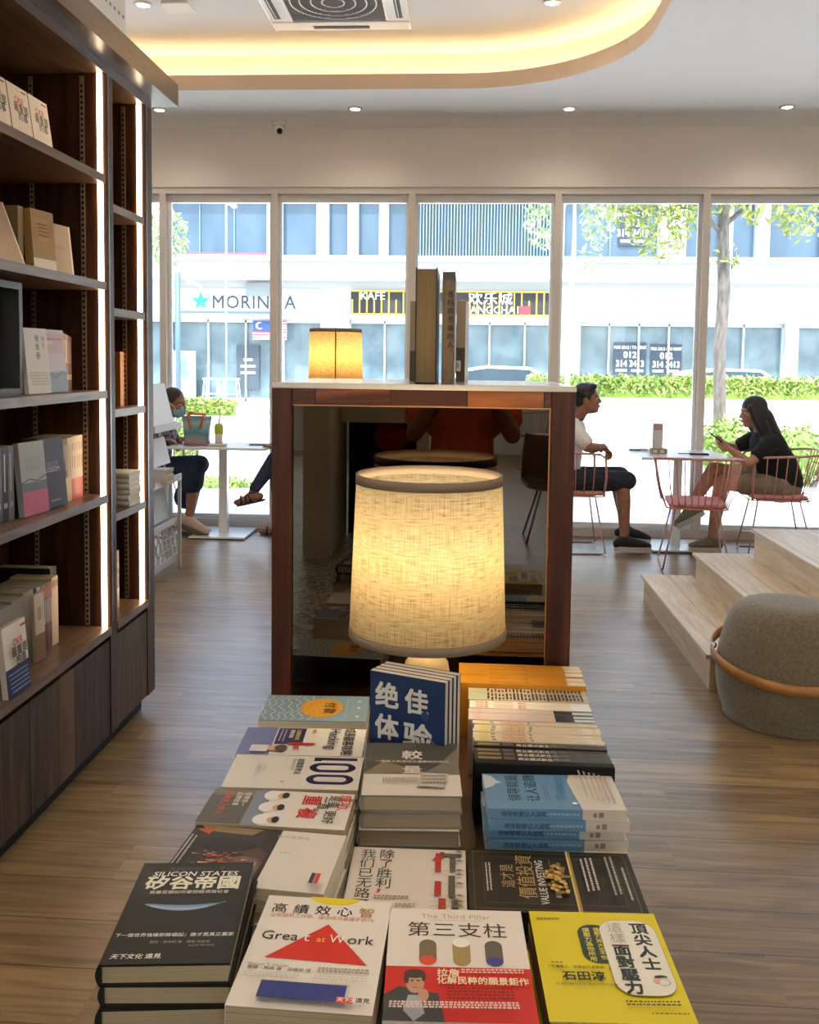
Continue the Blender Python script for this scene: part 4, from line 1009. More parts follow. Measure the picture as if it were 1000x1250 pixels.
    def s2(A):
        A.rect(.05, .2, .12, .8, '#d9c96c'); A.rect(.14, .3, .17, .7, '#6b6a62'); A.text('企业家的管理', .22, .2, .0072, '#d98262', .02, sx=.95); A.rect(.44, .3, .46, .7, '#6a645c'); A.rect(.86, .25, .93, .75, '#e9e2d2')
    run(7, 1.5045, .0124, .0215, .219, .862, mk(W, .219, .0118, '#dbcdb4', s2), ['cream spine with small red title, %s of its run behind the black spines' % o for o in ('first', 'second', 'third', 'fourth', 'fifth', 'sixth', 'last')], 'cream spines in the upright row')
    def s3(A): A.rect(.69, 0, 1, 1, '#3a3635'); A.rect(.84, .15, 1, .75, '#cdd6dd'); A.rect(.06, .35, .10, .65, '#c4a2a0')
    run(3, 1.5925, .0192, .012, .225, .863, mk(W, .225, .0182, '#ccb9b2', s3), ['dusty pink spine with black and white end, %s of three' % o for o in ('nearest', 'middle', 'farthest')], 'dusty pink spines in the upright row')
    def s4(A): A.text('创新者', .05, .2, .008, '#cf6a45', .02); A.text('增长', .40, .2, .008, '#d0603c', .03); A.rect(.84, 0, 1, 1, '#e7edf2'); A.rect(.2, .35, .36, .6, '#bca992')
    run(3, 1.6505, .0140, .014, .224, .862, mk(W, .224, .0132, '#e6ddcd', s4), ['white spine with orange-red lettering, %s of three' % o for o in ('nearest', 'middle', 'farthest')], 'white spines in the upright row')
    def s5(A):
        A.rect(0, 0, .16, 1, '#b9bba0'); rnd = random.Random(2)
        for k in range(26): u = .16+.031*k; A.rect(u, rnd.uniform(0, .3), u+.017, rnd.uniform(.6, 1), rnd.choice(['#2f2b28', '#4a433d', '#3a3531']))
    run(3, 1.6935, .0225, .012, .228, .861, mk(W, .228, .0215, '#cbbca4', s5), ['magazine-like spine barred black and cream, %s of three' % o for o in ('nearest', 'middle', 'farthest')], 'barred spines in the upright row')
    def s6(A): A.text('解读中国企业的力量', .25, .25, .0095, '#8f5a1c', .0, sx=.9); A.rect(.09, .3, .2, .7, '#c98a34'); A.rect(.86, .1, 1, .9, '#ead9b4')
    run(5, 1.7625, .0248, -.008, .250, .868, mk(.146, .250, .0240, '#cf8d2c', s6, pages=PAGES), ['orange spine with faint brown title, %s of five below the mirror' % o for o in ('nearest', 'second', 'middle', 'fourth', 'farthest')], 'orange spines in the upright row')
right_column()

def cabinet_top_books():
    z = 1.452
    def std(b, x, y, yaw=0, zz=z):          # upright, spine towards the camera (spine_side -1 -> facing -Y)
        m = (Rz(yaw) @ Matrix(((0, 0, 1, 0), (1, 0, 0, 0), (0, 1, 0, 0), (0, 0, 0, 1)))); b.rotation_euler = m.to_euler(); b.location = (x, y, zz)
    # local x -> +Y (away), y -> +Z, z -> +X : the spine (-x) faces the camera
    b = book('thick dark hardcover standing on the cabinet top with its tan page edges towards us', .178, .246, .046, '#2b2620', hard=True, pages=mk_pages('page_edges_tan', '#6d5a3b', '#88724c'), spine_side=1)
    std(b, -.1125, 1.935+.089, 0, z+.123)
    def sp(A):
        for i, ch in enumerate('香料與市場的人'): A.text(ch, .22+.075*i, .38, .0145, '#2c2018', .02, rot=90)
        A.rect(0, 0, .06, 1, '#4a3c30'); A.rect(.70, .12, .95, .88, '#76624a')
    b = book('brown-spined book with a vertical dark title standing on the cabinet top', .170, .236, .027, '#6a553e', None, sp, hard=True, spine='#75604a', pages=PAGES_G)
    std(b, -.0555, 1.932+.085, 0, z+.118)
    def sp2(A): A.rect(.58, 0, 1, 1, '#574a3e'); A.rect(.74, .1, .87, .55, '#ddd6ca'); A.rect(.77, .18, .83, .3, '#5c564e')
    b = book('short tan book with dark foot and white sticker, far right on the cabinet top', .120, .195, .022, '#a58f78', None, sp2, spine='#a58f78', pages=PAGES_W)
    std(b, -.0245, 2.26, -4, z+.0975)
    def sp3(A): A.rect(.62, 0, 1, 1, '#4d4138')
    b = book('short tan book with dark foot half hidden behind the thick dark hardcover', .120, .192, .050, '#a8937c', None, sp3, spine='#9b8874', pages=PAGES_W)
    std(b, -.140, 2.26, 0, z+.096)
cabinet_top_books()

# ------------------------------------------------------------------ books in the bookcase
def shelf_books():
    def face(b, y, z, h, x=-1.42, lean=6, yaw=0):        # cover towards the aisle
        m = Rz(yaw) @ Ry(-lean) @ Matrix(((0, 0, 1, 0), (1, 0, 0, 0), (0, 1, 0, 0), (0, 0, 0, 1)))
        b.rotation_euler = m.to_euler(); b.location = (x-.5*h*math.sin(R(lean)), y, z+.5*h*math.cos(R(lean))+.001)
    def spine(b, y, z, h, w, x=-1.40):                    # spine towards the aisle, y = near side
        b.rotation_euler = Matrix(((-1, 0, 0), (0, 0, 1), (0, 1, 0))).to_euler(); b.location = (x-w/2, y, z+h/2+.0005)
    def okr(foot):
        def a(A):
            if foot: A.rect(0, 0, 1, .40, '#1d2a55'); micro(A, .1, .05, .9, .34, 5, '#8d9bc2', 60)
            A.text('OKR', .28, .70, .030, '#c8432f', .03, sx=.95); A.text('最重要', .20, .56, .032, '#3a352f', .03); A.text('的事', .36, .42, .032, '#3a352f', .03); A.rect(.66, .92, .92, .95, '#8a3a30')
        return a
    for i, (y, lb) in enumerate(((2.995, 'right-hand cream book of the three facing out on the top shelf'), (2.855, 'middle cream book of the three facing out on the top shelf'), (2.715, 'cream book cut by the frame edge on the top shelf'))):
        face(book(lb, .132, .185, .018, '#e6d6bf', okr(False), group='cream books facing out on the top shelf'), y, SH_A[4], .185, -1.43, 8)
    # second shelf from the top
    face(book('large tan book leaning far back on the second shelf', .17, .21, .012, '#a98f72', lambda A: A.rect(.955, 0, 1, 1, '#f3e3c4')), 2.715, SH_A[3], .21, -1.40, 20)  # pale edge strip paints in the light strip's glow on the cover
    def g(A): A.rect(.2, .5, .75, .85, '#b98a4c'); A.rect(0, 0, 1, .2, '#e0d0b4'); micro(A, .25, .55, .7, .8, 4, '#7d5a2d', 61)
    spine(book('brown block-like book with bare edge beside the golden book', .13, .20, .034, '#8a7152', None, spine='#9a8262'), 2.835, SH_A[3], .20, .13, -1.43)
    face(book('golden brown book with cream foot facing out on the second shelf', .125, .198, .03, '#a5824f', g), 2.945, SH_A[3], .198, -1.42, 4, -8)
    face(book('plain tan book facing out beside the golden book', .135, .178, .016, '#b59c7c', lambda A: (A.rect(.93, 0, 1, 1, '#e9d9bd'), micro(A, .2, .5, .6, .6, 2, '#967d5d', 62))), 3.105, SH_A[3], .178, -1.42, 6, -8)
    # third shelf: a dark framed stand and books
    f = empty('picture_frame', (-1.42, 2.66, SH_A[2]), 'dark grey box frame standing on the third shelf', 'frame')
    m = MB(); y0, y1, z0, z1, x0, x1 = 2.50, 2.805, SH_A[2], SH_A[2]+.352, -1.50, -1.405; gm = flat('#45474a', .4)
    m.box((x0, y0, z0), (x1, y0+.022, z1), gm).box((x0, y1-.022, z0), (x1, y1, z1), gm).box((x0, y0+.022, z0), (x1, y1-.022, z0+.022), gm).box((x0, y0+.022, z1-.022), (x1, y1-.022, z1), gm); m.build('border', f)
    MB().box((x0-.012, y0, z0), (x0, y1, z1), BLACK).build('backing', f)
    m = MB().box((x0+.004, y0+.04, z0+.022), (x0+.03, y0+.17, z0+.22), flat('#8f8f90', .4)); m.build('insert', f)
    def w1(A): A.vtext('後青春', .44, .92, .026, '#4c4a4c', .0); A.vtext('練習', .72, .9, .020, '#8f8a92', .0); micro(A, .1, .12, .85, .34, 5, '#b8a58e', 63)
    face(book('white book with vertical grey title next to the dark frame', .130, .212, .016, '#d9d2cc', w1), 2.880, SH_A[2], .212, -1.40, 5, -6)
    def w2(A): A.rect(0, .62, 1, .95, '#c8b1b6'); A.rect(0, 0, 1, .32, '#8ea2b1'); micro(A, .1, .82, .9, .88, 1, '#a97f88', 64); A.line([(0, .2), (.3, .3), (.5, .22), (.8, .34), (1, .25)], .004, '#6d8799'); A.text('HISTORY', .12, .76, .013, '#f1e9e8', .02)
    face(book('pastel pink and blue book facing out on the third shelf', .145, .212, .016, '#c9c2cb', w2), 3.018, SH_A[2], .212, -1.41, 5, -6)
    for k, (c, t, lb) in enumerate((('#c9a06a', .022, 'tan spine beside the pastel book'), ('#2c2623', .022, 'black spine beside the tan spine, third shelf'), ('#6b4a3c', .026, 'brown spine on the third shelf'), ('#3c2a26', .022, 'dark brown spine on the third shelf'), ('#5a2420', .024, 'dark red spine at the end of the third shelf'))):
        def sp(A, k=k): A.rect(.1, .3, .5, .6, '#c8b090' if k in (1, 2) else '#8a7058'); A.rect(.7, .2, .8, .8, '#b9a184')
        spine(book(lb, .14, .206-.003*k, t, c, None, sp), 3.098+sum((.022, .022, .026, .022, .024)[:k])+.001*k, SH_A[2], .206-.003*k, .14, -1.415-.004*k)
    # fourth shelf
    for k, (c, lb, t) in enumerate((('#5d5d60', 'grey spine cut by the frame edge on the fourth shelf', .05), ('#2b2b2e', 'black spine near the frame edge on the fourth shelf', .035), ('#77787b', 'silvery spine before the pink-footed book', .035))):
        spine(book(lb, .15, .232, t, c, None, lambda A: (A.rect(.1, .3, .6, .5, '#b9b9bb'), A.rect(.75, .2, .82, .8, '#a5a5a8'))), 2.630+(0, .052, .089)[k], SH_A[1], .232, .15, -1.415)
    def p1(A): A.rect(0, 0, 1, .33, '#b9587a'); A.rect(0, .33, 1, .45, '#6a6e74'); A.rect(.2, .6, .8, .8, '#9ba09a'); A.line([(0, .45), (.3, .5), (.6, .46), (1, .52)], .004, '#4e5358')
    face(book('grey book with a pink foot facing out on the fourth shelf', .140, .235, .02, '#a8aaa6', p1), 2.838, SH_A[1], .235, -1.40, 5, -6)
    def p2(A): A.rect(0, .8, 1, 1, '#2b2733'); A.text('BLOSSOM', .06, .52, .024, '#b9b3c4', .01, sx=.95); A.text('ROOM', .25, .60, .022, '#8f8a9c', .01); A.rect(.3, .1, .7, .115, '#9d98ab')
    face(book('dark purple book facing out on the fourth shelf', .142, .235, .02, '#3d3449', p2), 2.978, SH_A[1], .235, -1.40, 5, -6)
    y = 3.052
    for k in range(3):
        def sp(A): A.rect(.62, 0, 1, 1, '#c7c53a'); A.rect(.1, .3, .5, .6, '#b8a98a')
        spine(book('%s dark spine with yellow-green foot beside the purple book' % ('first', 'second', 'third')[k], .14, .225, .017, '#4c3a30', None, sp, group='spines with yellow-green feet'), y, SH_A[1], .225, .14, -1.40); y += .0175
    for k in range(2):
        spine(book('%s cream spine between the yellow-green and red feet' % ('first', 'second')[k], .14, .225, .015, '#cdb594', None, lambda A: A.rect(.12, .3, .6, .55, '#8d7556')), y, SH_A[1], .225, .14, -1.40); y += .0155
    for k in range(5):
        def sp(A): A.rect(.66, 0, 1, 1, '#c8322b'); A.rect(.1, .3, .22, .6, '#8d6a4c'); A.rect(.30, .3, .5, .6, '#9b7a58')
        spine(book('cream spine with a red foot, %s from the light strip' % ('fifth', 'fourth', 'third', 'second', 'first')[k], .14, .228, .0185, '#d6bd98', None, sp, group='cream spines with red feet'), y, SH_A[1], .228, .14, -1.40); y += .019
    # bottom counter
    face(book('cream book with navy foot standing at the front of the bottom counter', .140, .212, .018, '#e3d9cc', okr(True)), 2.612, SH_A[0], .212, -1.352, 5)
    y = 2.50
    for k in range(6):
        spine(book('white and navy spine behind the front counter book, %s in the row' % ordn(k).replace('topmost', 'first'), .15, .20, .03, '#b9b7b5', None, lambda A: (A.rect(0, 0, .35, 1, '#39415f'), A.rect(.42, .3, .5, .7, '#b04a40')), group='white and navy spines on the bottom counter'), y, SH_A[0], .20, .15, -1.46); y += .031
    for k, (t, h) in enumerate(((.085, .225), (.075, .232), (.07, .24))):
        spine(book(('first', 'second', 'third')[k]+' thick grey book on the bottom counter', .16, h, t, '#8d867d', None, group='thick grey books on the bottom counter', pages=PAGES_G), y, SH_A[0], h, .16, -1.44); y += t+.001
    face(book('white and brown book angled against the thick grey books', .06, .225, .012, '#c9bba6', lambda A: (A.rect(0, 0, 1, .4, '#8d6a4a'), A.rect(.3, .6, .7, .8, '#a89478'))), y-.012, SH_A[0], .225, -1.42, 2, -4)
    y += .022
    for k, c in enumerate(('#7f95a3', '#8fa0ab', '#2b2a2c', '#6f6d70', '#2b2a2c', '#2f2d2e', '#8a2a26', '#2a2829')):
        def sp(A): A.rect(.05, .1, .2, .9, '#a63c34'); A.rect(.25, .3, .6, .7, '#b3aca2')
        spine(book('thin dark spine on the bottom counter, %s after the angled white book' % ordn(k).replace('topmost', 'first'), .15, .235, .0135, c, None, sp, group='thin dark spines on the bottom counter'), y, SH_A[0], .235, .15, -1.44); y += .014
    for k in range(3):
        spine(book('%s cream spine after the thin dark spines on the bottom counter' % ('first', 'second', 'third')[k], .15, .242, .016, '#cdbb9d', None, lambda A: A.rect(.05, .2, .15, .8, '#a3443a'), group='cream spines on the bottom counter'), y, SH_A[0], .242, .15, -1.44); y += .0165
    spine(book('tall black book at the far end of the bottom counter', .20, .262, .05, '#1d1a18', None, lambda A: A.rect(.3, .3, .8, .6, '#4c443c')), y+.004, SH_A[0], .262, .20, -1.47)
    # narrow bay
    spine(book('orange-brown book standing alone in the narrow bay', .14, .22, .04, '#b9772f', None), 3.60, SH_B[2], .22, .14, -1.40)
    b = book('topmost white book in the flat stack in the narrow bay', .13, .19, .022, '#d9d4cb', None, pages=PAGES_W, hard=True, loc=(-1.435, 3.60, SH_B[1]+.0225*5+.001), rot=(0, 0, R(90)))
    stack(b, 6, lambda k: '%s white book in the flat stack in the narrow bay' % ordn(k), 'white books stacked in the narrow bay', .003, 21, .0225)
    for k, c in enumerate(('#5b4634', '#7a5a35', '#4d3d33')):
        spine(book('%s patterned brown spine at the foot of the narrow bay' % ('first', 'second', 'third')[k], .14, .235, .022, c, None, lambda A: (A.rect(.65, 0, 1, 1, '#cbbba2'), A.rect(.2, .2, .3, .8, '#b79a5a'), A.rect(.4, .3, .45, .7, '#a5a19a')), group='patterned spines in the narrow bay'), 3.50+.023*k, SH_B[0], .235, .14, -1.40)
shelf_books()

# ------------------------------------------------------------------ steps, pouf
def steps():
    s = empty('stepped_platform', (2.4, 5, 0), 'pale oak stepped seating platform beside the grey pouf', 'steps')
    yb = 8-.3
    for i, (x, zt, ya, yb) in enumerate(((1.14, .168, 4.20, 5.78), (1.43, .340, 4.20, 5.66), (1.741, .520, 4.20, 5.54))):
        zl = (0, .168, .34)[i]
        xe = (1.43, 1.741, 4.4)[i]
        MB().box((x, ya, 0), (x+.022, yb, zt-.02), OAK).box((x+.022, yb-.02, 0), (xe, yb, zt-.02), OAK).box((x+.022, ya+.012, 0), (xe, ya+.03, zt-.02), OAK).build('riser', s)
        MB().box((x-.022, ya-.01, zt-.020), (xe+.01, yb+.012, zt), OAK).build('tread', s, bevel=.002)
steps()
def pouf():
    cx, cy = 1.375, 3.905
    CL = noisy('pouf_felt', '#695d49', '#7f7159', 90, .95, sheen=.3, bump=.15)
    p = empty('pouf', (cx, cy, 0), 'grey-brown felt pouf with a tan leather strap beside the steps', 'pouf')
    prof = [(.001, .0), (.235, .0), (.258, .02), (.285, .10), (.296, .19), (.290, .27), (.272, .36), (.245, .44), (.215, .485), (.17, .508), (.10, .517), (.001, .52)]
    prof = [(r_*.955, z_*.975) for r_, z_ in prof]
    # smooth profile
    q = []
    for i in range(len(prof)-1):
        for k in range(4):
            t = k/4; p0 = prof[max(i-1, 0)]; p1 = prof[i]; p2 = prof[i+1]; p3 = prof[min(i+2, len(prof)-1)]
            q.append(tuple(.5*((2*p1[j])+(-p0[j]+p2[j])*t+(2*p0[j]-5*p1[j]+4*p2[j]-p3[j])*t*t+(-p0[j]+3*p1[j]-3*p2[j]+p3[j])*t**3) for j in (0, 1)))
    q.append(prof[-1]); q = [(max(r_, .001), max(0, z_)) for r_, z_ in q]
    MB().lathe(q, CL, 64, (cx, cy, 0)).build('cushion', p)
    LE = noisy('strap_leather', '#a8713a', '#bd864a', 18, .45)
    # leather strap: a loop hung round the body, lower at the front
    m = MB(); n = 80; vs = []
    for i in range(n):
        a = 2*PI*i/n; d = math.sin(a); 
        z = .268+.055*d-.0*math.cos(a); r_ = .287+ .012*max(0, -math.cos(a))**2
        for dr, dz in ((0, -.021), (.007, -.021), (.007, .021), (0, .021)): vs.append((cx+(r_+dr)*math.cos(a), cy+(r_+dr)*math.sin(a), z+dz))
    fs = [(4*i+j, 4*((i+1) % n)+j, 4*((i+1) % n)+(j+1) % 4, 4*i+(j+1) % 4) for i in range(n) for j in range(4)]
    m.add(vs, fs, LE, True); st = m.build('strap', p)
    MB().ell((cx-.292, cy+.04, .29), (.014, .014, .014), flat('#c9c6bf', .25, .9), 12, 8).build('stud', st)
pouf()

# ------------------------------------------------------------------ cafe corner
def cafe_table(c, w, d, rz, zt, label, group=None):
    x, y = c; t = empty('cafe_table', (x, y, 0), label, 'table')
    X = T(x, y, 0) @ Rz(rz)
    MB().box((-w/2, -d/2, zt-.022), (w/2, d/2, zt), WHITE_GL, X).build('tabletop', t, bevel=.004)
    MB().box((-.16, -.16, zt-.032), (.16, .16, zt-.0225), flat('#b5b5b5', .4), X).build('mounting_plate', t)
    MB().box((-.036, -.036, .012), (.036, .036, zt-.03), WHITE_GL, X).build('column', t, bevel=.003)
    m = MB().box((-.235, -.235, .008), (.235, .235, .022), WHITE_GL, X).box((-.235, -.235, 0), (.235, .235, .008), BLACK, X); m.build('base', t)
cafe_table((-2.06, 7.60), .84, .54, 0, .772, 'white square cafe table with the colourful bag, beside the bookcase')
cafe_table((1.72, 7.52), .74, .68, 3, .775, 'white cafe table between the seated man and the woman in black')

def wire_chair(label, loc, yaw, seat_pad=True):
    """local: front towards +Y, origin on the floor under the seat"""
    c = empty('wire_chair', (0, 0, 0), label, 'chair', 'pink wire chairs')
    m = MB().tube([(-.215, .20, .455), (-.215, -.17, .455), (-.17, -.215, .455), (.17, -.215, .455), (.215, -.17, .455), (.215, .20, .455), (.17, .235, .455), (-.17, .235, .455)], .006, PINK, 8, True)
    # top rail: from the front of one arm round the back to the other, ends dropping to the seat
    rail = [(-.225, .215, .46), (-.262, .225, .62), (-.278, .215, .765), (-.285, .17, .795), (-.300, 0, .805), (-.305, -.15, .815), (-.275, -.27, .825), (-.20, -.325, .83), (0, -.345, .832), (.20, -.325, .83), (.275, -.27, .825), (.305, -.15, .815), (.300, 0, .805), (.285, .17, .795), (.278, .215, .765), (.262, .225, .62), (.225, .215, .46)]
    m.tube(rail, .0095, PINK, 10); m.build('top_rail', c)
    m = MB()
    for s in (-1, 1):
        for k in range(5):
            y = .13-.075*k; m.tube([(s*.300, y, .803), (s*.262, y*.95+.005, .60), (s*.215, y*.9+.01, .455)], .004, PINK, 6)
    for k in range(9):
        x = -.20+.05*k; m.tube([(x*1.12, -.340+.30*abs(x)**2*1.6, .83), (x, -.28+.1*abs(x), .60), (x*.85, -.213, .455)], .004, PINK, 6)
    m.build('spokes', c)
    bm = bmesh.new(); bmesh.ops.create_cube(bm, size=1)
    for v in bm.verts: v.co = Vector((v.co.x*.41, v.co.y*.42+.01, v.co.z*.036+.478))
    bmesh.ops.bevel(bm, geom=bm.edges[:], offset=.017, segments=4, profile=.5, affect='EDGES')
    me = bpy.data.meshes.new('seat_pad'); bm.to_mesh(me); bm.free(); me.materials.append(PINKPAD)
    for p in me.polygons: p.use_smooth = True
    o = bpy.data.objects.new('seat_pad', me); COL.objects.link(o); o.parent = c; ORG[o.name] = Vector((0, 0, 0))
    for s in (-1, 1):
        MB().tube([(s*.15, .16, .452), (s*.235, .235, .012), (s*.240, .20, .006), (s*.240, -.22, .006), (s*.235, -.255, .012), (s*.15, -.15, .452), (s*.15, .16, .452)], .0062, COPPER, 8).build('leg_frame', c)
    MB().tube([(-.15, .16, .449), (.15, .16, .449)], .006, COPPER, 6).tube([(-.15, -.15, .449), (.15, -.15, .449)], .006, COPPER, 6).build('seat_brace', c)
    return place(c, loc, (0, 0, R(yaw)))
ch = wire_chair('empty pink wire chair at the near side of the cafe table', (1.71, 6.86, 0), -8)
def more_chairs():
    c = dup(ch); place(c, (.86, 7.38, 0), (0, 0, R(-88)), 'pink wire chair under the seated man')
    c = dup(ch); place(c, (2.46, 7.36, 0), (0, 0, R(84)), 'pink wire chair under the woman in black')
    c = dup(ch); place(c, (-2.72, 7.62, 0), (0, 0, R(-90)), 'pink wire chair under the masked woman, mostly behind the bookcase')
    c = dup(ch); place(c, (-1.22, 7.60, 0), (0, 0, R(90)), 'pink wire chair under the person in sandals, behind the cabinet')
    c = dup(ch); place(c, (1.05, -9.0, 0), (0, 0, R(150)), 'pink wire chair far behind, seen only in the mirror')
more_chairs()
def brown_chair():
    c = empty('shell_chair', (.75, -3.9, 0), 'brown shell chair on thin legs, seen only in the mirror', 'chair')
    B = flat('#6d5440', .5); m = MB(); vs = []; n = 13
    for i in range(n):
        t = i/(n-1); 
        for j in range(9):
            u = -1+2*j/8; w_ = .24+.03*math.sin(PI*t)
            y = .22-.46*min(t/.5, 1)-(.08*max(0, t-.5)/.5); z = .44+(.03*u*u)+(0 if t < .4 else .42*((t-.4)/.6)**1.3); y += .06*u*u*(1 if t > .5 else 0)
            vs.append((.75+w_*u, -3.9+y, z))
    fs = [(i*9+j, i*9+j+1, (i+1)*9+j+1, (i+1)*9+j) for i in range(n-1) for j in range(8)]
    m.add(vs, fs, B, True); o = m.build('shell', c); md = o.modifiers.new('thick', 'SOLIDIFY'); md.thickness = .012
    for sx in (-1, 1):
        for sy in (-1, 1): MB().tube([(.75+sx*.12, -3.9+sy*.12, .44), (.75+sx*.24, -3.9+sy*.23, 0)], .009, STEEL, 8).build('leg', c)
brown_chair()
def counter():
    c = empty('service_counter', (-1.0, -3.6, 0), 'white counter with a dark niche, seen only in the mirror', 'counter')
    CR = flat('#cfc6b2', .6)
    MB().box((-1.22, -3.9, 0), (-1.02, -2.9, 1.9), CR).build('side_panel', c)
    MB().box((-1.02, -4.0, 1.0), (-.35, -3.5, 1.9), CR).build('top_panel', c)
    MB().box((-1.02, -4.1, 0), (-.35, -4.0, 1.9), BLACK).build('back_panel', c)
    MB().box((-.40, -4.0, 0), (-.30, -3.5, 1.0), CR).build('side_panel', c)
    o = MB().ell((-.62, -3.75, .86), (.16, .12, .14), flat('#a3271f', .7)).build('cushion', origin=(-.62, -3.75, .7)); tag(o, 'round red cushion in the dark niche, seen only in the mirror', 'cushion')
    for k, h in enumerate((.36, .36)):
        pass
    tag(MB().box((-.80, -3.92, 0), (-.42, -3.58, .72), flat('#2a211c', .6)).build('crate', origin=(-.6, -3.75, 0)), 'dark crate under the red cushion, seen only in the mirror', 'crate')
counter()

def cafe_things():
    # bag with a printed landscape, seen from its broad side
    z = .772; x0, x1, y = -2.385, -2.14, 7.50
    b = empty('shopping_bag', (-2.26, y, z), 'printed shopping bag with orange handles on the white cafe table', 'bag')
    gr = newmat('bag_print'); m_, t, bb = gr
    tc = N(t, 'ShaderNodeTexCoord'); sp = N(t, 'ShaderNodeSeparateXYZ'); t.links.new(tc.outputs['Object'], sp.inputs[0])
    nz = N(t, 'ShaderNodeTexNoise'); nz.inputs['Scale'].default_value = 9; t.links.new(tc.outputs['Object'], nz.inputs['Vector'])
    ad = N(t, 'ShaderNodeMath', operation='MULTIPLY_ADD'); ad.inputs[1].default_value = .09; t.links.new(nz.outputs['Fac'], ad.inputs[0]); t.links.new(sp.outputs['Z'], ad.inputs[2])
    dv = N(t, 'ShaderNodeMath', operation='MULTIPLY'); dv.inputs[1].default_value = 3.6; t.links.new(ad.outputs[0], dv.inputs[0])
    rp = ramp(t, [(.12, '#4d4442'), (.28, '#9c7474'), (.42, '#7d8a8c'), (.52, '#3f7f8c'), (.66, '#7fa9b5'), (.85, '#a8bcc4'), (.98, '#7d99a5')]); t.links.new(dv.outputs[0], rp.inputs[0]); t.links.new(rp.outputs[0], bb.inputs['Base Color'])
    bb.inputs['Roughness'].default_value = .5
    vs = []; rows = 8
    for i in range(rows+1):
        k = i/rows; hw = .104+.026*k-.008*math.sin(PI*k); hd = .055-.035*k
        for a in range(20):
            an = 2*PI*a/20; cx = math.copysign(abs(math.cos(an))**.35, math.cos(an)); cy = math.copysign(abs(math.sin(an))**.35, math.sin(an))
            vs.append((-2.262+hw*cx, y+hd*cy, z+.002+.245*k))
    fs = [(i*20+a, i*20+(a+1) % 20, (i+1)*20+(a+1) % 20, (i+1)*20+a) for i in range(rows) for a in range(20)]+[list(range(19, -1, -1))]
    o = MB().add(vs, fs, m_, True).build('body', b); md = o.modifiers.new('thick', 'SOLIDIFY'); md.thickness = .003
    OR = flat('#d9713a', .6)
    for s, dy in ((0, -.028), (1, .028)):
        pts = [(-2.262-.05, 0, .155), (-2.262-.085, 0, .235), (-2.262-.065, 0, .268), (-2.262-.03, 0, .262), (-2.262+.01, 0, .25)] if 0 else [(-2.30, dy*1.9, .14), (-2.335, dy, .235), (-2.325, dy, .275), (-2.26, dy*.6, .262), (-2.205, dy, .262), (-2.20, dy, .235), (-2.225, dy*1.9, .14)]
        MB().tube([(px, y+py, z+pz) for px, py, pz in pts], .010, OR, 8).build('handle', b)
    t_ = empty('tumbler', (-2.075, 7.50, z), 'clear tumbler with lime-green drink and white straw lid beside the bag', 'cup')
    MB().lathe([(.001, 0), (.030, 0), (.036, .13), (.001, .13)], flat('#d9d3cf', .3), 24, (-2.075, 7.5, z)).build('cup', t_)
    MB().lathe([(.0365, .10), (.038, .155), (.030, .185), (.001, .19)], flat('#b5bd35', .4), 24, (-2.075, 7.5, z)).build('lid', t_)
    MB().tube([(-2.072, 7.5, z+.18), (-2.066, 7.5, z+.29)], .008, WHITE_GL, 8).build('straw', t_)
    tag(MB().box((-2.15, 7.42, z), (-2.0, 7.49, z+.018), flat('#c9b6b0', .8)).build('napkin', origin=(-2.08, 7.46, z), bevel=.006), 'folded patterned napkin beside the tumbler', 'napkin')
    tag(MB().box((-1.84, 7.58, z), (-1.68, 7.66, z+.008), BLACK).build('phone', origin=(-1.76, 7.62, z), bevel=.002), 'black phone lying at the far end of the table with the bag', 'phone')
    z = .775
    m = empty('menu_stand', (1.55, 7.50, z), 'small pale menu stand on the table between man and woman', 'menu stand')
    MB().box((1.50, 7.46, z), (1.625, 7.56, z+.042), flat('#8d8272', .6)).box((1.512, 7.455, z+.008), (1.545, 7.461, z+.034), flat('#d5cdbd', .6)).box((1.57, 7.455, z+.008), (1.60, 7.461, z+.034), flat('#d5cdbd', .6)).build('base_block', m)
    MB().box((1.512, 7.495, z+.042), (1.595, 7.50, z+.245), flat('#c9c5c3', .5)).box((1.512, 7.492, z+.19), (1.595, 7.495, z+.245), flat('#b98a83', .5)).build('card', m)
    tag(MB().box((1.80, 7.42, z), (1.95, 7.47, z+.012), BLACK).tube([(1.80, 7.45, z+.008), (1.74, 7.46, z+.006), (1.72, 7.48, z+.005)], .004, BLACK, 6).build('glasses_case', origin=(1.87, 7.45, z), bevel=.004), 'black slim case lying before the woman in black', 'case')
    tag(MB().box((1.37, 7.70, z), (1.50, 7.76, z+.012), flat('#5d6470', .6)).box((1.46, 7.68, z), (1.52, 7.74, z+.02), flat('#c9c9cc', .6)).build('notebook', origin=(1.42, 7.73, z), bevel=.003), 'small dark notebook on the table corner near the man', 'notebook')
cafe_things()

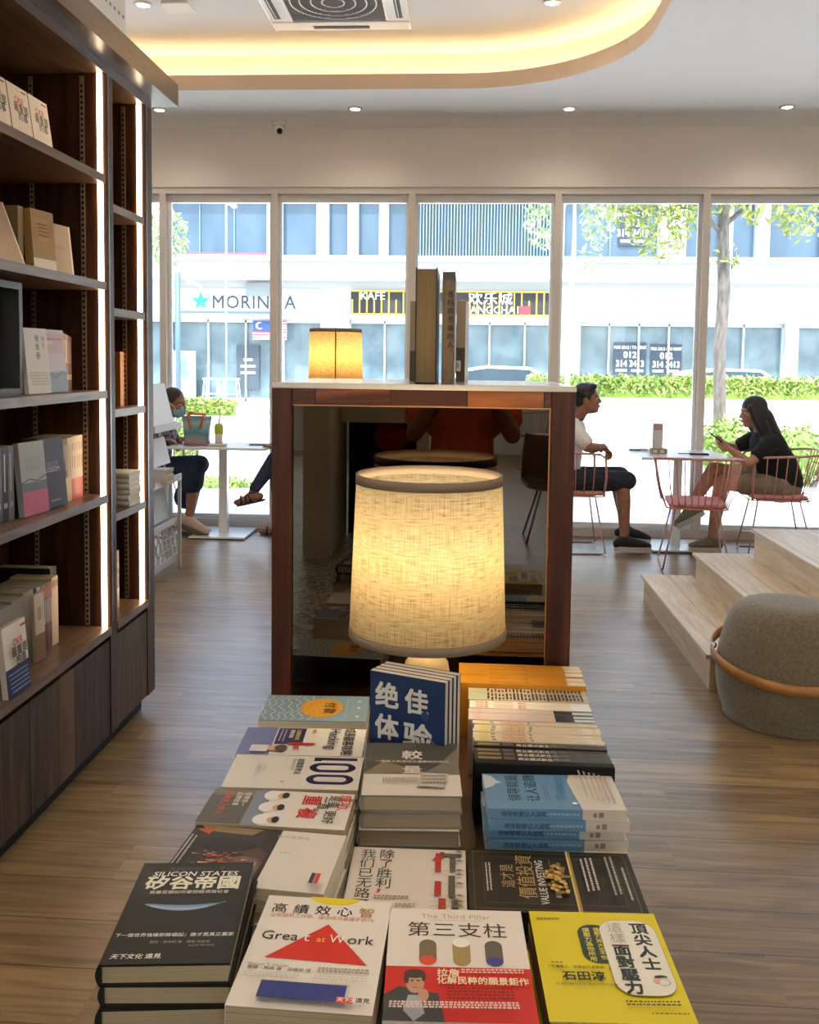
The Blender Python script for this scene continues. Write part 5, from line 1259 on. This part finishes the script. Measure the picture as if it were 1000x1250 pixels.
def display_rack():
    r = empty('display_rack', (-2.2, 6.05, 0), 'white tiered magazine rack standing beyond the end of the bookcase', 'rack')
    G = flat('#bdbbb9', .45)
    x0, x1, y0, y1 = -2.42, -2.03, 5.76, 6.34
    for y in (y0, y1):
        MB().box((x1-.022, y-.011, 0), (x1, y+.011, .64), G).build('leg', r)
        MB().box((x0, y-.011, 0), (x0+.022, y+.011, 1.38), G).build('leg', r)
    for z, xe in ((.06, x1-.024), (.33, x1-.024), (.64, x1+.01), (1.01, x1+.012)):
        MB().box((x0+.024, y0+.0115, z), (xe-.01, y1-.0115, z+.014), G).box((xe-.01, y0+.0115, z), (xe, y1-.0115, z+.045), G).build('shelf', r)
    m = MB().box((x0+.024, y0+.0115, .08), (x0+.034, y1-.0115, .63), flat('#2a2523', .7)); m.build('back_panel', r)
    m = MB()
    for k in range(3):
        z = .13+.075*k
        for q in range(6):
            yy = y0+.06+q*.09+(.045 if k % 2 else 0); m.tube([(x1-.035, yy+.045*math.cos(2*PI*i/6), z+.045*math.sin(2*PI*i/6)) for i in range(6)], .005, G, 6, True)
    m.build('wire_mesh', r)
    for k, (z, h, x, an) in enumerate(((1.026, .30, -2.045, 14), (.76, .19, -2.075, 14), (.346, .26, -2.075, 10))):
        b = book(('tall white', 'smaller pale', 'dark grey')[k]+' magazine leaning on the %s tier of the rack' % ('top', 'middle', 'lower')[k], .42, h, .012, ('#e4e5e7', '#dededf', '#75726f')[k], None)
        mm = Ry(-an) @ Matrix(((0, 0, 1, 0), (1, 0, 0, 0), (0, 1, 0, 0), (0, 0, 0, 1))); b.rotation_euler = mm.to_euler(); b.location = (x-.5*h*math.sin(R(an))-.014, (y0+y1)/2, z+.5*h*math.cos(R(an))+.004)
    b = book('topmost booklet in the pile at the rack edge', .14, .20, .020, '#cdc0bb', None, loc=(-2.085, 5.98, .655+.0205*4), rot=(0, 0, R(90)))
    stack(b, 5, lambda k: '%s booklet in the pile at the rack edge' % ordn(k), 'booklets piled at the rack edge', .006, 31, .0205)
display_rack()

# ================================================================== PEOPLE
def V(*a): return Vector(a)
def organic(name, shapes, voxel, mat, parent, smooth=3):
    """one continuous surface grown over overlapping tapered limbs and ellipsoids"""
    m = MB()
    for s in shapes:
        if s[0] == 'c':
            _, p0, r0, p1, r1 = s; p0 = Vector(p0); p1 = Vector(p1)
            d = p1-p0; L = d.length
            if L < 1e-5: continue
            q = d.to_track_quat('Z', 'Y').to_matrix().to_4x4(); X = T(*p0) @ q
            prof = [(max(1e-4, r0*math.sin(a)), -r0*math.cos(a)) for a in [PI/2*k/5 for k in range(6)]]+[(max(1e-4, r1*math.cos(a)), L+r1*math.sin(a)) for a in [PI/2*k/5 for k in range(6)]]
            n = 16; vs = []; fs = []
            for (r_, z) in prof:
                for j in range(n): vs.append((r_*math.cos(2*PI*j/n), r_*math.sin(2*PI*j/n), z))
            for i in range(len(prof)-1):
                for j in range(n): fs.append((i*n+j, i*n+(j+1) % n, (i+1)*n+(j+1) % n, (i+1)*n+j))
            fs.append(list(range(n-1, -1, -1))); fs.append([(len(prof)-1)*n+j for j in range(n)])
            m.add(vs, fs, mat, True, X)
        else:
            _, c, r, X = s
            m.ell((0, 0, 0), r, mat, 20, 14, T(*c) @ (X or Matrix.Identity(4)))
    me = bpy.data.meshes.new('tmp'); me.from_pydata(m.v, [], m.f)
    o = bpy.data.objects.new('tmp', me); COL.objects.link(o)
    bm = bmesh.new(); bm.from_mesh(me); bmesh.ops.remove_doubles(bm, verts=bm.verts, dist=2e-4); bmesh.ops.recalc_face_normals(bm, faces=bm.faces); bm.to_mesh(me); bm.free()
    md = o.modifiers.new('r', 'REMESH'); md.mode = 'VOXEL'; md.voxel_size = voxel; md.use_smooth_shade = True
    if smooth: ms = o.modifiers.new('s', 'SMOOTH'); ms.factor = .5; ms.iterations = smooth
    dg = bpy.context.evaluated_depsgraph_get(); e = o.evaluated_get(dg); nm = bpy.data.meshes.new_from_object(e)
    bpy.data.objects.remove(o); bpy.data.meshes.remove(me)
    off = ORG[parent.name]
    nm.transform(Matrix.Translation(-off)); nm.materials.clear(); nm.materials.append(mat); nm.name = name
    for p in nm.polygons: p.use_smooth = True; p.material_index = 0
    r = bpy.data.objects.new(name, nm); COL.objects.link(r); r.parent = parent; ORG[r.name] = off.copy()
    return r
def frame(f, up=(0, 0, 1)):
    f = Vector(f).normalized(); s = f.cross(Vector(up)).normalized(); u = s.cross(f)
    return f, s, u, Matrix((f, s, u)).transposed().to_4x4()        # local x forward, y to the right, z up
def head_shapes(c, f, sc=1.0, up=(0, 0, 1)):
    f, s, u, X = frame(f, up); c = Vector(c)
    P = lambda a, b, d: c+(f*a+s*b+u*d)*sc
    k = sc
    sh = [('e', P(-.012, 0, .025), (.096*k, .076*k, .098*k), X), ('e', P(.022, 0, -.045), (.068*k, .060*k, .075*k), X), ('e', P(.052, 0, -.092), (.034*k, .034*k, .024*k), X),
          ('c', P(.083, 0, .012), .009*k, P(.102, 0, -.024), .0125*k), ('e', P(.070, 0, .030), (.024*k, .056*k, .016*k), X),
          ('e', P(.086, 0, -.057), (.014*k, .026*k, .007*k), X), ('e', P(.083, 0, -.068), (.013*k, .022*k, .007*k), X)]
    for q in (-1, 1):
        sh += [('e', P(-.012, q*.076, -.010), (.020*k, .011*k, .033*k), X), ('e', P(.058, q*.043, -.022), (.028*k, .022*k, .026*k), X), ('c', P(.100, q*.010, -.028), .008*k, P(.092, q*.012, -.028), .008*k)]
    return sh
def face_bits(c, f, parent, sc=1.0, up=(0, 0, 1)):
    f, s, u, X = frame(f, up); c = Vector(c); P = lambda a, b, d: c+(f*a+s*b+u*d)*sc
    for q in (-1, 1):
        MB().ell((0, 0, 0), (.008*sc, .013*sc, .0065*sc), flat('#efe9e2', .3), 12, 8, T(*P(.076, q*.031, .005)) @ X).ell((0, 0, 0), (.005*sc, .0062*sc, .0062*sc), flat('#1c1310', .2), 10, 8, T(*P(.081, q*.031, .005)) @ X).build('eye', parent)
        MB().tube([P(.084, q*.016, .026), P(.083, q*.034, .031), P(.072, q*.050, .026)], [.003, .0035, .002], flat('#1c1412', .8), 6).build('eyebrow', parent)
    MB().ell((0, 0, 0), (.006*sc, .021*sc, .006*sc), flat('#8f4a42', .5), 12, 8, T(*P(.096, 0, -.062)) @ X).build('lips', parent)
def hand(wr, d, palm_n, side, curl=35, L=.175, thumb=1):
    """five-fingered hand from the wrist: d = pointing direction, palm_n = palm normal, side = thumb side sign"""
    d = Vector(d).normalized(); n = Vector(palm_n); n = (n-d*n.dot(d)).normalized(); t = d.cross(n)*side; wr = Vector(wr)
    X = Matrix((d, t, n)).transposed().to_4x4(); k = L/.18
    sh = [('c', wr-d*.01, .026*k, wr+d*.03*k, .026*k), ('e', wr+d*.052*k, (.048*k, .040*k, .016*k), X)]
    for i, ln in enumerate((.072, .080, .074, .058)):
        b = wr+d*.088*k+t*(.030-.020*i)*k; a0 = 0; p = b; dirn = d
        for seg, fr in enumerate((.45, .32, .23)):
            a0 += R(curl); dirn = d*math.cos(a0)+n*math.sin(a0); q = p+dirn*ln*fr*k
            sh.append(('c', p, (.0095-.001*seg)*k, q, (.0088-.001*seg)*k)); p = q
        sh.append(('c', wr+d*.05*k+t*(.024-.016*i)*k, .011*k, b, .0095*k))
    b = wr+d*.022*k+t*.028*k; q = b+(d*.55+t*.75+n*.25).normalized()*.036*k; r_ = q+(d*.85+t*.25+n*.4).normalized()*.032*k; e = r_+(d*.9+n*.5).normalized()*.024*k
    sh += [('c', b, .015*k, q, .0115*k), ('c', q, .0112*k, r_, .010*k), ('c', r_, .010*k, e, .008*k)]
    return sh
def arm(sh, el, wr, k=1.0):
    sh, el, wr = Vector(sh), Vector(el), Vector(wr)
    return [('c', sh, .050*k, el, .038*k), ('c', el, .039*k, el+(wr-el)*.3, .040*k), ('c', el+(wr-el)*.3, .040*k, wr, .026*k)]
def leg(hip, kn, an, k=1.0):
    hip, kn, an = Vector(hip), Vector(kn), Vector(an); ca = kn+(an-kn)*.32
    off = Vector((0, 0, 0))
    return [('c', hip, .088*k, kn, .058*k), ('c', kn, .056*k, ca, .058*k), ('c', ca, .058*k, an, .036*k)]
def foot_shapes(an, d, L=.24, k=1.0, drop=None):
    an = Vector(an); d = Vector(d).normalized(); z = Vector((0, 0, -1)); z = (z-d*z.dot(d)).normalized()
    hb = an-d*.045*k+z*.055*k; tp = hb+d*(L-.03)*k+z*.008*k
    return [('c', an, .036*k, hb+d*.02*k, .032*k), ('c', hb, .032*k, hb+d*.08*k-z*.015*k, .038*k), ('c', hb+d*.07*k-z*.012*k, .040*k, tp-d*.05*k, .030*k), ('c', tp-d*.05*k, .032*k, tp, .022*k)]
def shoe(an, d, name, parent, col, sole, L=.26, k=1.0, roll=None):
    an = Vector(an); d = Vector(d).normalized(); z = Vector((0, 0, -1)); z = (z-d*z.dot(d)).normalized(); s = d.cross(z)
    hb = an-d*.05*k+z*.045*k; tp = hb+d*(L-.055)*k
    o = organic(name, [('c', an+z*.01*k, .046*k, hb, .040*k), ('c', hb, .040*k, hb+d*.09*k-z*.012*k, .047*k), ('c', hb+d*.08*k-z*.012*k, .049*k, tp-d*.05*k+z*.006*k, .040*k), ('c', tp-d*.05*k+z*.006*k, .041*k, tp+z*.012*k, .028*k)], .008, col, parent, 3)
    pts = []
    for i in range(28):
        a = 2*PI*i/28; ca, sa = math.cos(a), math.sin(a); c0 = (hb+tp)*.5
        pts.append(c0+d*(L*.5*k)*ca*1.0+s*(.044*k)*math.copysign(abs(sa)**.8, sa)*1.12)
    m = MB(); q = len(pts); vs = [p+z*.018*k for p in pts]+[p+z*.058*k for p in pts]
    m.add(vs, [list(range(q-1, -1, -1)), list(range(q, 2*q))]+[(i, (i+1) % q, q+(i+1) % q, q+i) for i in range(q)], sole, False); m.build('sole', o)
    return o
def cap_hair(c, f, sc, style, mat, parent, up=(0, 0, 1)):
    f, s, u, X = frame(f, up); c = Vector(c); P = lambda a, b, d: c+(f*a+s*b+u*d)*sc
    k = sc
    if style == 'short':
        sh = [('e', P(-.022, 0, .048), (.098*k, .084*k, .088*k), X), ('e', P(-.060, 0, .0), (.056*k, .074*k, .085*k), X), ('e', P(.030, 0, .098), (.055*k, .062*k, .030*k), X)]
        sh += [('e', P(-.004, q*.070, .025), (.030*k, .014*k, .045*k), X) for q in (-1, 1)]
    elif style == 'crop':
        sh = [('e', P(-.022, 0, .045), (.094*k, .083*k, .086*k), X), ('e', P(-.058, 0, .0), (.055*k, .073*k, .080*k), X)]
        sh += [('e', P(-.01, q*.070, .03), (.036*k, .014*k, .045*k), X) for q in (-1, 1)]
    else:
        sh = [('e', P(-.020, 0, .045), (.104*k, .088*k, .092*k), X), ('e', P(-.060, 0, -.03), (.070*k, .092*k, .12*k), X), ('c', P(-.075, 0, -.05), .085*k, P(-.155, 0, -.25), .070*k), ('c', P(-.155, 0, -.25), .068*k, P(-.20, 0, -.36), .035*k)]
        for q in (-1, 1): sh += [('e', P(-.015, q*.072, -.01), (.062*k, .032*k, .10*k), X), ('c', P(-.03, q*.07, -.08), .05*k, P(-.10, q*.06, -.30), .05*k), ('c', P(.035, q*.066, .05), .026*k, P(.0, q*.086, -.09), .030*k), ('c', P(.0, q*.086, -.09), .032*k, P(-.08, q*.085, -.27), .030*k)]
    return organic('hair', sh, .008*sc, mat, parent, 2)

def man():
    p = empty('person', (.80, 7.40, 0), 'man in white T-shirt and dark shorts sitting on a pink chair, looking aside', 'person')
    hc = V(.962, 7.36, 1.215); f = V(1, -.10, .06)
    shN, shF = V(.83, 7.20, .985), V(.83, 7.56, .985); pel = V(.76, 7.39, .56)
    elN, wrN = V(.965, 7.10, .845), V(1.075, 7.215, .845); elF, wrF = V(1.0, 7.60, .80), V(1.10, 7.36, .835)
    knN, anN = V(1.245, 7.27, .575), V(1.265, 7.24, .125); knF, anF = V(1.23, 7.50, .585), V(1.315, 7.46, .15)
    body = head_shapes(hc, f)
    body += [('c', hc+V(-.03, 0, -.06), .060, V(.855, 7.38, 1.02), .062), ('c', V(.83, 7.38, .97), .115, V(.79, 7.385, .78), .125), ('c', V(.79, 7.385, .78), .13, pel, .135), ('c', V(.835, 7.27, .985), .062, V(.835, 7.49, .985), .062)]
    body += arm(shN, elN, wrN)+arm(shF, elF, wrF)+hand(wrN, V(.6, .55, -.45), V(-.3, .2, -1), 1, 32)+hand(wrF, V(.3, -.8, -.35), V(-.3, -.2, -1), -1, 32)
    body += leg(V(.80, 7.30, .555), knN, anN)+leg(V(.80, 7.48, .555), knF, anF)+foot_shapes(anN, V(1, -.05, 0))+foot_shapes(anF, V(1, .0, -.1))
    o = organic('body', body, .0065, SKIN_B, p, 2); face_bits(hc, f, p)
    cap_hair(hc, f, 1.0, 'short', HAIR, p)
    W = noisy('tshirt_print', '#e9e4e0', '#d3b8ae', 26, .85, lo=.62, hi=.72)
    sleeve = elN+(shN-elN)*.32
    organic('t_shirt', [('c', V(.83, 7.38, .96), .132, V(.79, 7.385, .78), .142), ('c', V(.79, 7.385, .78), .146, V(.765, 7.39, .58), .150), ('c', V(.838, 7.25, .985), .074, V(.838, 7.51, .985), .074), ('c', shN, .072, sleeve, .062), ('c', shF, .072, elF+(shF-elF)*.32, .062), ('c', V(.84, 7.38, 1.0), .075, V(.853, 7.38, 1.02), .07)], .008, W, p, 3)
    MB().tube([V(.862, 7.38, 1.035)+(V(.5, 0, .14)*.155*math.cos(2*PI*i/20)+V(0, 1, 0)*.072*math.sin(2*PI*i/20)) for i in range(20)], .009, flat('#24262c', .8), 8, True).build('collar', p)
    NV = noisy('dark_shorts', '#1d2029', '#2b2f3a', 30, .9)
    organic('shorts', [('e', pel+V(0, 0, -.02), (.155, .17, .12), None), ('c', V(.80, 7.30, .555), .105, knN+V(.03, 0, 0), .078), ('c', V(.80, 7.48, .555), .105, knF+V(.03, 0, 0), .078)], .008, NV, p, 3)
    SH = flat('#1c1d20', .7); SO = flat('#c9c2ba', .6)
    shoe(anN+V(0, 0, -.005), V(1, -.05, 0), 'sneaker', p, SH, SO, .29); shoe(anF+V(0, 0, .01), V(1, 0, -.12), 'sneaker', p, SH, SO, .29)
man()

def woman():
    p = empty('person', (2.45, 7.40, 0), 'woman with long black hair in black T-shirt, sitting with crossed legs and a phone', 'person')
    hc = V(2.262, 7.36, 1.128); f = V(-1, -.05, -.13)
    up = V(-.08, 0, 1)
    shN, shF = V(2.36, 7.19, .90), V(2.34, 7.53, .905); pel = V(2.50, 7.38, .555)
    elN, wrN = V(2.165, 7.10, .745), V(2.055, 7.22, .845); elF, wrF = V(2.17, 7.56, .82), V(2.06, 7.34, .87)
    knN, anN = V(2.02, 7.30, .575), V(1.955, 7.27, .135); knF, anF = V(1.99, 7.42, .665), V(1.80, 7.36, .36)
    body = head_shapes(hc, f, .98, up)
    body += [('c', hc+V(.045, 0, -.06), .055, V(2.345, 7.37, .955), .056), ('c', V(2.38, 7.37, .88), .115, V(2.46, 7.375, .70), .13), ('c', V(2.46, 7.375, .70), .14, pel, .145), ('c', V(2.35, 7.26, .91), .058, V(2.35, 7.48, .91), .058)]
    body += arm(shN, elN, wrN, .95)+arm(shF, elF, wrF, .95)+hand(wrN, V(-.6, .25, .45), V(0, .7, .5), 1, 28, .16)+hand(wrF, V(-.7, -.35, .2), V(.1, -.2, .9), -1, 34, .16)
    body += leg(V(2.46, 7.29, .545), knN, anN, 1.0)+leg(V(2.46, 7.47, .56), knF, anF, 1.0)+foot_shapes(anN, V(-1, -.05, 0))+foot_shapes(anF, V(-.85, 0, -.5))
    organic('body', body, .0065, SKIN, p, 2); face_bits(hc, f, p, .98, up)
    cap_hair(hc, f, .98, 'long', HAIR, p, up)
    BK = noisy('black_cotton', '#0f1113', '#1a1d20', 40, .9)
    organic('t_shirt', [('c', V(2.385, 7.37, .88), .135, V(2.47, 7.375, .70), .155), ('c', V(2.47, 7.375, .70), .16, V(2.51, 7.38, .58), .165), ('c', V(2.36, 7.25, .91), .070, V(2.36, 7.49, .91), .070), ('c', shN, .072, shN+(elN-shN)*.55, .064), ('c', shF, .072, shF+(elF-shF)*.55, .062), ('c', V(2.36, 7.37, .93), .075, V(2.345, 7.37, .95), .066)], .008, BK, p, 3)
    KH = noisy('khaki_shorts', '#7d6c5b', '#9a8976', 12, .9)
    organic('shorts', [('e', pel+V(0, 0, -.03), (.165, .18, .115), None), ('c', V(2.46, 7.29, .545), .104, V(2.20, 7.30, .565), .086), ('c', V(2.46, 7.47, .56), .104, V(2.20, 7.45, .62), .088)], .008, KH, p, 3)
    SH = flat('#77705f', .8); SO = flat('#cfc8ba', .6)
    shoe(anN+V(0, 0, -.01), V(-1, -.1, 0), 'shoe', p, SH, SO, .26); shoe(anF, V(-.85, 0, -.5), 'shoe', p, SH, SO, .25)
    f_, s_, u_, X = frame(f, up); P = lambda a, b, d: hc+(f_*a+s_*b+u_*d)*.98
    m = MB()
    for q in (-1, 1): m.tube([P(.094, q*.033, .0)+(s_*.022*math.cos(2*PI*i/16)+u_*.017*math.sin(2*PI*i/16)) for i in range(16)], .0018, STEEL, 6, True); m.tube([P(.094, q*.055, .003), P(.0, q*.080, .008)], .0018, STEEL, 6)
    m.tube([P(.097, -.011, .004), P(.097, .011, .004)], .0016, STEEL, 6); m.build('glasses', p)
    ph = MB().box((-.004, -.036, -.075), (.004, .036, .075), BLACK, T(1.965, 7.27, .925) @ Rz(-8) @ Ry(-52)); o = ph.build('phone', origin=(1.965, 7.27, .925), bevel=.003)
    tag(o, 'black phone held up by the woman in black', 'phone')
woman()

def masked_woman():
    p = empty('person', (-2.70, 7.60, 0), 'short-haired woman in a face mask and navy trousers behind the wire rack', 'person')
    hc = V(-2.455, 7.50, 1.125); f = V(1, -.12, -.22); up = V(.2, 0, 1)
    pel = V(-2.68, 7.58, .56); shN, shF = V(-2.585, 7.42, .90), V(-2.60, 7.74, .90)
    elN, wrN = V(-2.60, 7.30, .72), V(-2.555, 7.46, .805); elF, wrF = V(-2.52, 7.80, .72), V(-2.46, 7.66, .805)
    knN, anN = V(-2.275, 7.48, .60), V(-2.315, 7.46, .16); knF, anF = V(-2.29, 7.66, .59), V(-2.375, 7.60, .085)
    b = head_shapes(hc, f, 1.0, up)+[('c', hc+V(-.03, 0, -.06), .055, V(-2.60, 7.575, .96), .056), ('c', V(-2.61, 7.58, .88), .11, V(-2.66, 7.58, .70), .12), ('c', V(-2.66, 7.58, .70), .125, pel, .14), ('c', V(-2.60, 7.47, .91), .055, V(-2.60, 7.69, .91), .055)]
    b += arm(shN, elN, wrN, .92)+arm(shF, elF, wrF, .92)+hand(wrN, V(.9, .2, .1), V(0, 0, -1), 1, 25, .16)+hand(wrF, V(.8, -.3, 0), V(0, 0, -1), -1, 25, .16)
    b += leg(V(-2.64, 7.49, .55), knN, anN, .95)+leg(V(-2.64, 7.67, .55), knF, anF, .95)+foot_shapes(anN, V(1, -.05, -.35), .235)+foot_shapes(anF, V(1, 0, 0), .235)
    organic('body', b, .0065, SKIN_B, p, 2); face_bits(hc, f, p, 1.0, up); cap_hair(hc, f, 1.0, 'crop', HAIR_B, p, up)
    f_, s_, u_, X = frame(f, up); P = lambda a, b_, d: hc+(f_*a+s_*b_+u_*d)
    mk = organic('face_mask', [('e', P(.052, 0, -.055), (.062, .064, .052), X), ('e', P(.075, 0, -.030), (.036, .030, .026), X)], .007, flat('#8fb6c9', .8), p, 2)
    MB().tube([P(.05, -.064, -.03), P(.0, -.082, .0)], .0025, WHITE, 6).tube([P(.05, .064, -.03), P(.0, .082, .0)], .0025, WHITE, 6).build('ear_loop', mk)
    BL = noisy('patterned_blouse', '#3c3f4d', '#a49ca0', 34, .9, lo=.48, hi=.56)
    organic('blouse', [('c', V(-2.61, 7.58, .88), .128, V(-2.66, 7.58, .70), .14), ('c', V(-2.66, 7.58, .70), .145, V(-2.675, 7.58, .57), .155), ('c', V(-2.60, 7.46, .91), .066, V(-2.60, 7.70, .91), .066), ('c', shN, .066, elN+(shN-elN)*.4, .058), ('c', shF, .066, elF+(shF-elF)*.4, .058)], .008, BL, p, 3)
    NV = noisy('navy_trousers', '#17233a', '#22324e', 25, .9)
    organic('culottes', [('e', pel+V(0, 0, -.02), (.15, .17, .11), None), ('c', V(-2.64, 7.49, .55), .10, knN+V(.02, 0, .005), .085), ('c', knN+V(.01, 0, 0), .085, knN+(anN-knN)*.32+V(-.01, 0, 0), .098), ('c', V(-2.64, 7.67, .55), .10, knF, .085), ('c', knF+V(-.02, 0, 0), .085, knF+(anF-knF)*.55+V(-.06, 0, 0), .105)], .008, NV, p, 3)
    BE = flat('#c2a78d', .5); SO = flat('#5b4a3c', .6)
    shoe(anN, V(1, -.05, -.38), 'flat_shoe', p, BE, SO, .285, .98); shoe(anF+V(0, 0, .0), V(1, 0, 0), 'flat_shoe', p, BE, SO, .285, .98)
masked_woman()

def sandal_person():
    p = empty('person', (-1.26, 7.60, 0), 'person in jeans and strappy sandals, crossed leg showing past the cabinet', 'person')
    hc = V(-1.38, 7.55, 1.16); f = V(-1, 0, -.1)
    pel = V(-1.25, 7.60, .56); shN, shF = V(-1.30, 7.43, .93), V(-1.30, 7.77, .93)
    elN, wrN = V(-1.40, 7.38, .72), V(-1.58, 7.45, .78); elF, wrF = V(-1.42, 7.80, .74), V(-1.56, 7.66, .80)
    knN, anN = V(-1.60, 7.50, .66), V(-1.775, 7.46, .40); knF, anF = V(-1.62, 7.70, .55), V(-1.585, 7.66, .085)
    b = head_shapes(hc, f)+[('c', hc+V(.03, 0, -.06), .055, V(-1.31, 7.60, .985), .056), ('c', V(-1.30, 7.60, .90), .11, V(-1.26, 7.60, .72), .12), ('c', V(-1.26, 7.60, .72), .125, pel, .14), ('c', V(-1.30, 7.49, .935), .055, V(-1.30, 7.71, .935), .055)]
    b += arm(shN, elN, wrN, .92)+arm(shF, elF, wrF, .92)+hand(wrN, V(-.9, .2, .05), V(0, 0, -1), -1, 25, .16)+hand(wrF, V(-.9, -.2, 0), V(0, 0, -1), 1, 25, .16)
    b += leg(V(-1.30, 7.52, .56), knN, anN, .92)+leg(V(-1.30, 7.68, .55), knF, anF, .92)+foot_shapes(anN, V(-.93, -.05, -.22), .235)+foot_shapes(anF, V(-1, -.1, 0), .235)
    organic('body', b, .0065, SKIN_B, p, 2); face_bits(hc, f, p); cap_hair(hc, f, 1.0, 'long', HAIR_B, p)
    organic('shirt', [('c', V(-1.30, 7.60, .90), .128, V(-1.26, 7.60, .72), .14), ('c', V(-1.26, 7.60, .72), .145, V(-1.25, 7.60, .57), .155), ('c', V(-1.30, 7.48, .935), .066, V(-1.30, 7.72, .935), .066), ('c', shN, .066, elN, .056), ('c', elN, .056, wrN+(elN-wrN)*.3, .048), ('c', shF, .066, elF, .056), ('c', V(-1.42, 7.56, .72), .06, V(-1.60, 7.55, .74), .05)], .008, noisy('pale_blue_shirt', '#b9cad9', '#d3dde6', 12, .9), p, 3)
    JN = noisy('jeans', '#28324a', '#3d4a66', 40, .9)
    organic('jeans', [('e', pel+V(0, 0, -.02), (.15, .16, .11), None), ('c', V(-1.30, 7.52, .56), .094, knN, .070), ('c', knN, .070, anN+(knN-anN)*.10, .048), ('c', V(-1.30, 7.68, .55), .094, knF, .070), ('c', knF, .070, anF+(knF-anF)*.12, .050)], .008, JN, p, 3)
    BR = flat('#33231f', .6)
    for an, d in ((anN, V(-.93, -.05, -.22)), (anF, V(-1, -.1, 0))):
        d = d.normalized(); z = V(0, 0, -1); z = (z-d*z.dot(d)).normalized(); s = d.cross(z); hb = an-d*.045+z*.055
        m = MB(); pts = []
        for i in range(24): a = 2*PI*i/24; pts.append(hb+d*(.085+.125*math.cos(a))+s*.042*math.sin(a)+z*.030)
        q = len(pts); m.add([v for v in pts]+[v+z*.014 for v in pts], [list(range(q-1, -1, -1)), list(range(q, 2*q))]+[(i, (i+1) % q, q+(i+1) % q, q+i) for i in range(q)], BR)
        for u0, u1, hgt in ((.07, .12, .052), (.12, .07, .052), (.155, .155, .044)):
            m.tube([hb+d*u0+s*.042+z*.028, hb+d*(u0*.7+u1*.3)+s*.03-z*(hgt-.02), hb+d*(u0+u1)/2-z*(hgt-.008), hb+d*(u0*.3+u1*.7)-s*.03-z*(hgt-.02), hb+d*u1-s*.042+z*.028], .007, BR, 6)
        m.tube([an+d*.035*math.cos(2*PI*i/16)+s*.037*math.sin(2*PI*i/16)+z*.01 for i in range(16)], .006, BR, 6, True)
        m.build('sandal', p)
sandal_person()

def photographer():
    p = empty('person', (-.02, -.46, 0), 'person in an orange T-shirt holding up a phone, seen only in the mirror', 'person')
    hc = V(-.01, -.36, 1.60); f = V(0, 1, -.2)
    pel = V(-.02, -.50, .93); shN, shF = V(-.20, -.46, 1.36), V(.17, -.46, 1.36)
    elN, wrN = V(-.235, -.26, 1.175), V(-.085, -.085, 1.385); elF, wrF = V(.205, -.26, 1.175), V(.085, -.085, 1.385)
    b = head_shapes(hc, f)+[('c', hc+V(0, -.03, -.06), .056, V(-.015, -.46, 1.44), .060), ('c', V(-.015, -.46, 1.33), .125, V(-.02, -.48, 1.12), .125), ('c', V(-.02, -.48, 1.12), .13, pel, .145), ('c', V(-.14, -.46, 1.375), .060, V(.11, -.46, 1.375), .060)]
    b += arm(shN, elN, wrN)+arm(shF, elF, wrF)+hand(wrN, V(.25, .35, .8), V(.7, 0, -.2), 1, 30, .165)+hand(wrF, V(-.25, .35, .8), V(-.7, 0, -.2), -1, 30, .165)
    for q in (-1, 1): b += leg(V(-.02+q*.095, -.50, .88), V(-.02+q*.11, -.47, .48), V(-.02+q*.12, -.50, .085))+foot_shapes(V(-.02+q*.12, -.50, .085), V(q*.15, 1, 0))
    organic('body', b, .0065, SKIN_B, p, 2); face_bits(hc, f, p); cap_hair(hc, f, 1.0, 'long', HAIR, p)
    OG = noisy('orange_cotton', '#c8552f', '#d8653a', 30, .9)
    organic('t_shirt', [('c', V(-.015, -.46, 1.33), .142, V(-.02, -.48, 1.12), .145), ('c', V(-.02, -.48, 1.12), .15, V(-.02, -.50, .95), .158), ('c', V(-.09, -.47, 1.25), .13, V(.06, -.47, 1.25), .13), ('c', V(-.15, -.46, 1.375), .072, V(.12, -.46, 1.375), .072), ('c', shN, .072, shN+(elN-shN)*.62, .064), ('c', shF, .072, shF+(elF-shF)*.62, .064)], .008, OG, p, 3)
    DK = noisy('dark_jeans', '#1b1f2b', '#2a3040', 30, .9)
    sh = [('e', pel+V(0, 0, -.03), (.17, .13, .11), None)]
    for q in (-1, 1): sh += [('c', V(-.02+q*.095, -.50, .88), .10, V(-.02+q*.11, -.47, .48), .072), ('c', V(-.02+q*.11, -.47, .48), .072, V(-.02+q*.12, -.50, .12), .056)]
    organic('jeans', sh, .008, DK, p, 3)
    for q in (-1, 1): shoe(V(-.02+q*.12, -.50, .075), V(q*.15, 1, 0), 'shoe', p, BLACK, flat('#d9d4cc', .6), .26)
    w_ = elN+(wrN-elN)*.80
    MB().tube([w_-(wrN-elN).normalized()*.012, w_+(wrN-elN).normalized()*.012], .036, BLACK, 16).build('watch', p)
    tag(MB().box((-.042, -.028, 1.425), (.042, -.020, 1.515), BLACK).build('phone', origin=(0, -.024, 1.425), bevel=.003), 'phone held up by the person in the orange T-shirt, seen only in the mirror', 'phone')
photographer()
bpy.context.view_layer.update()
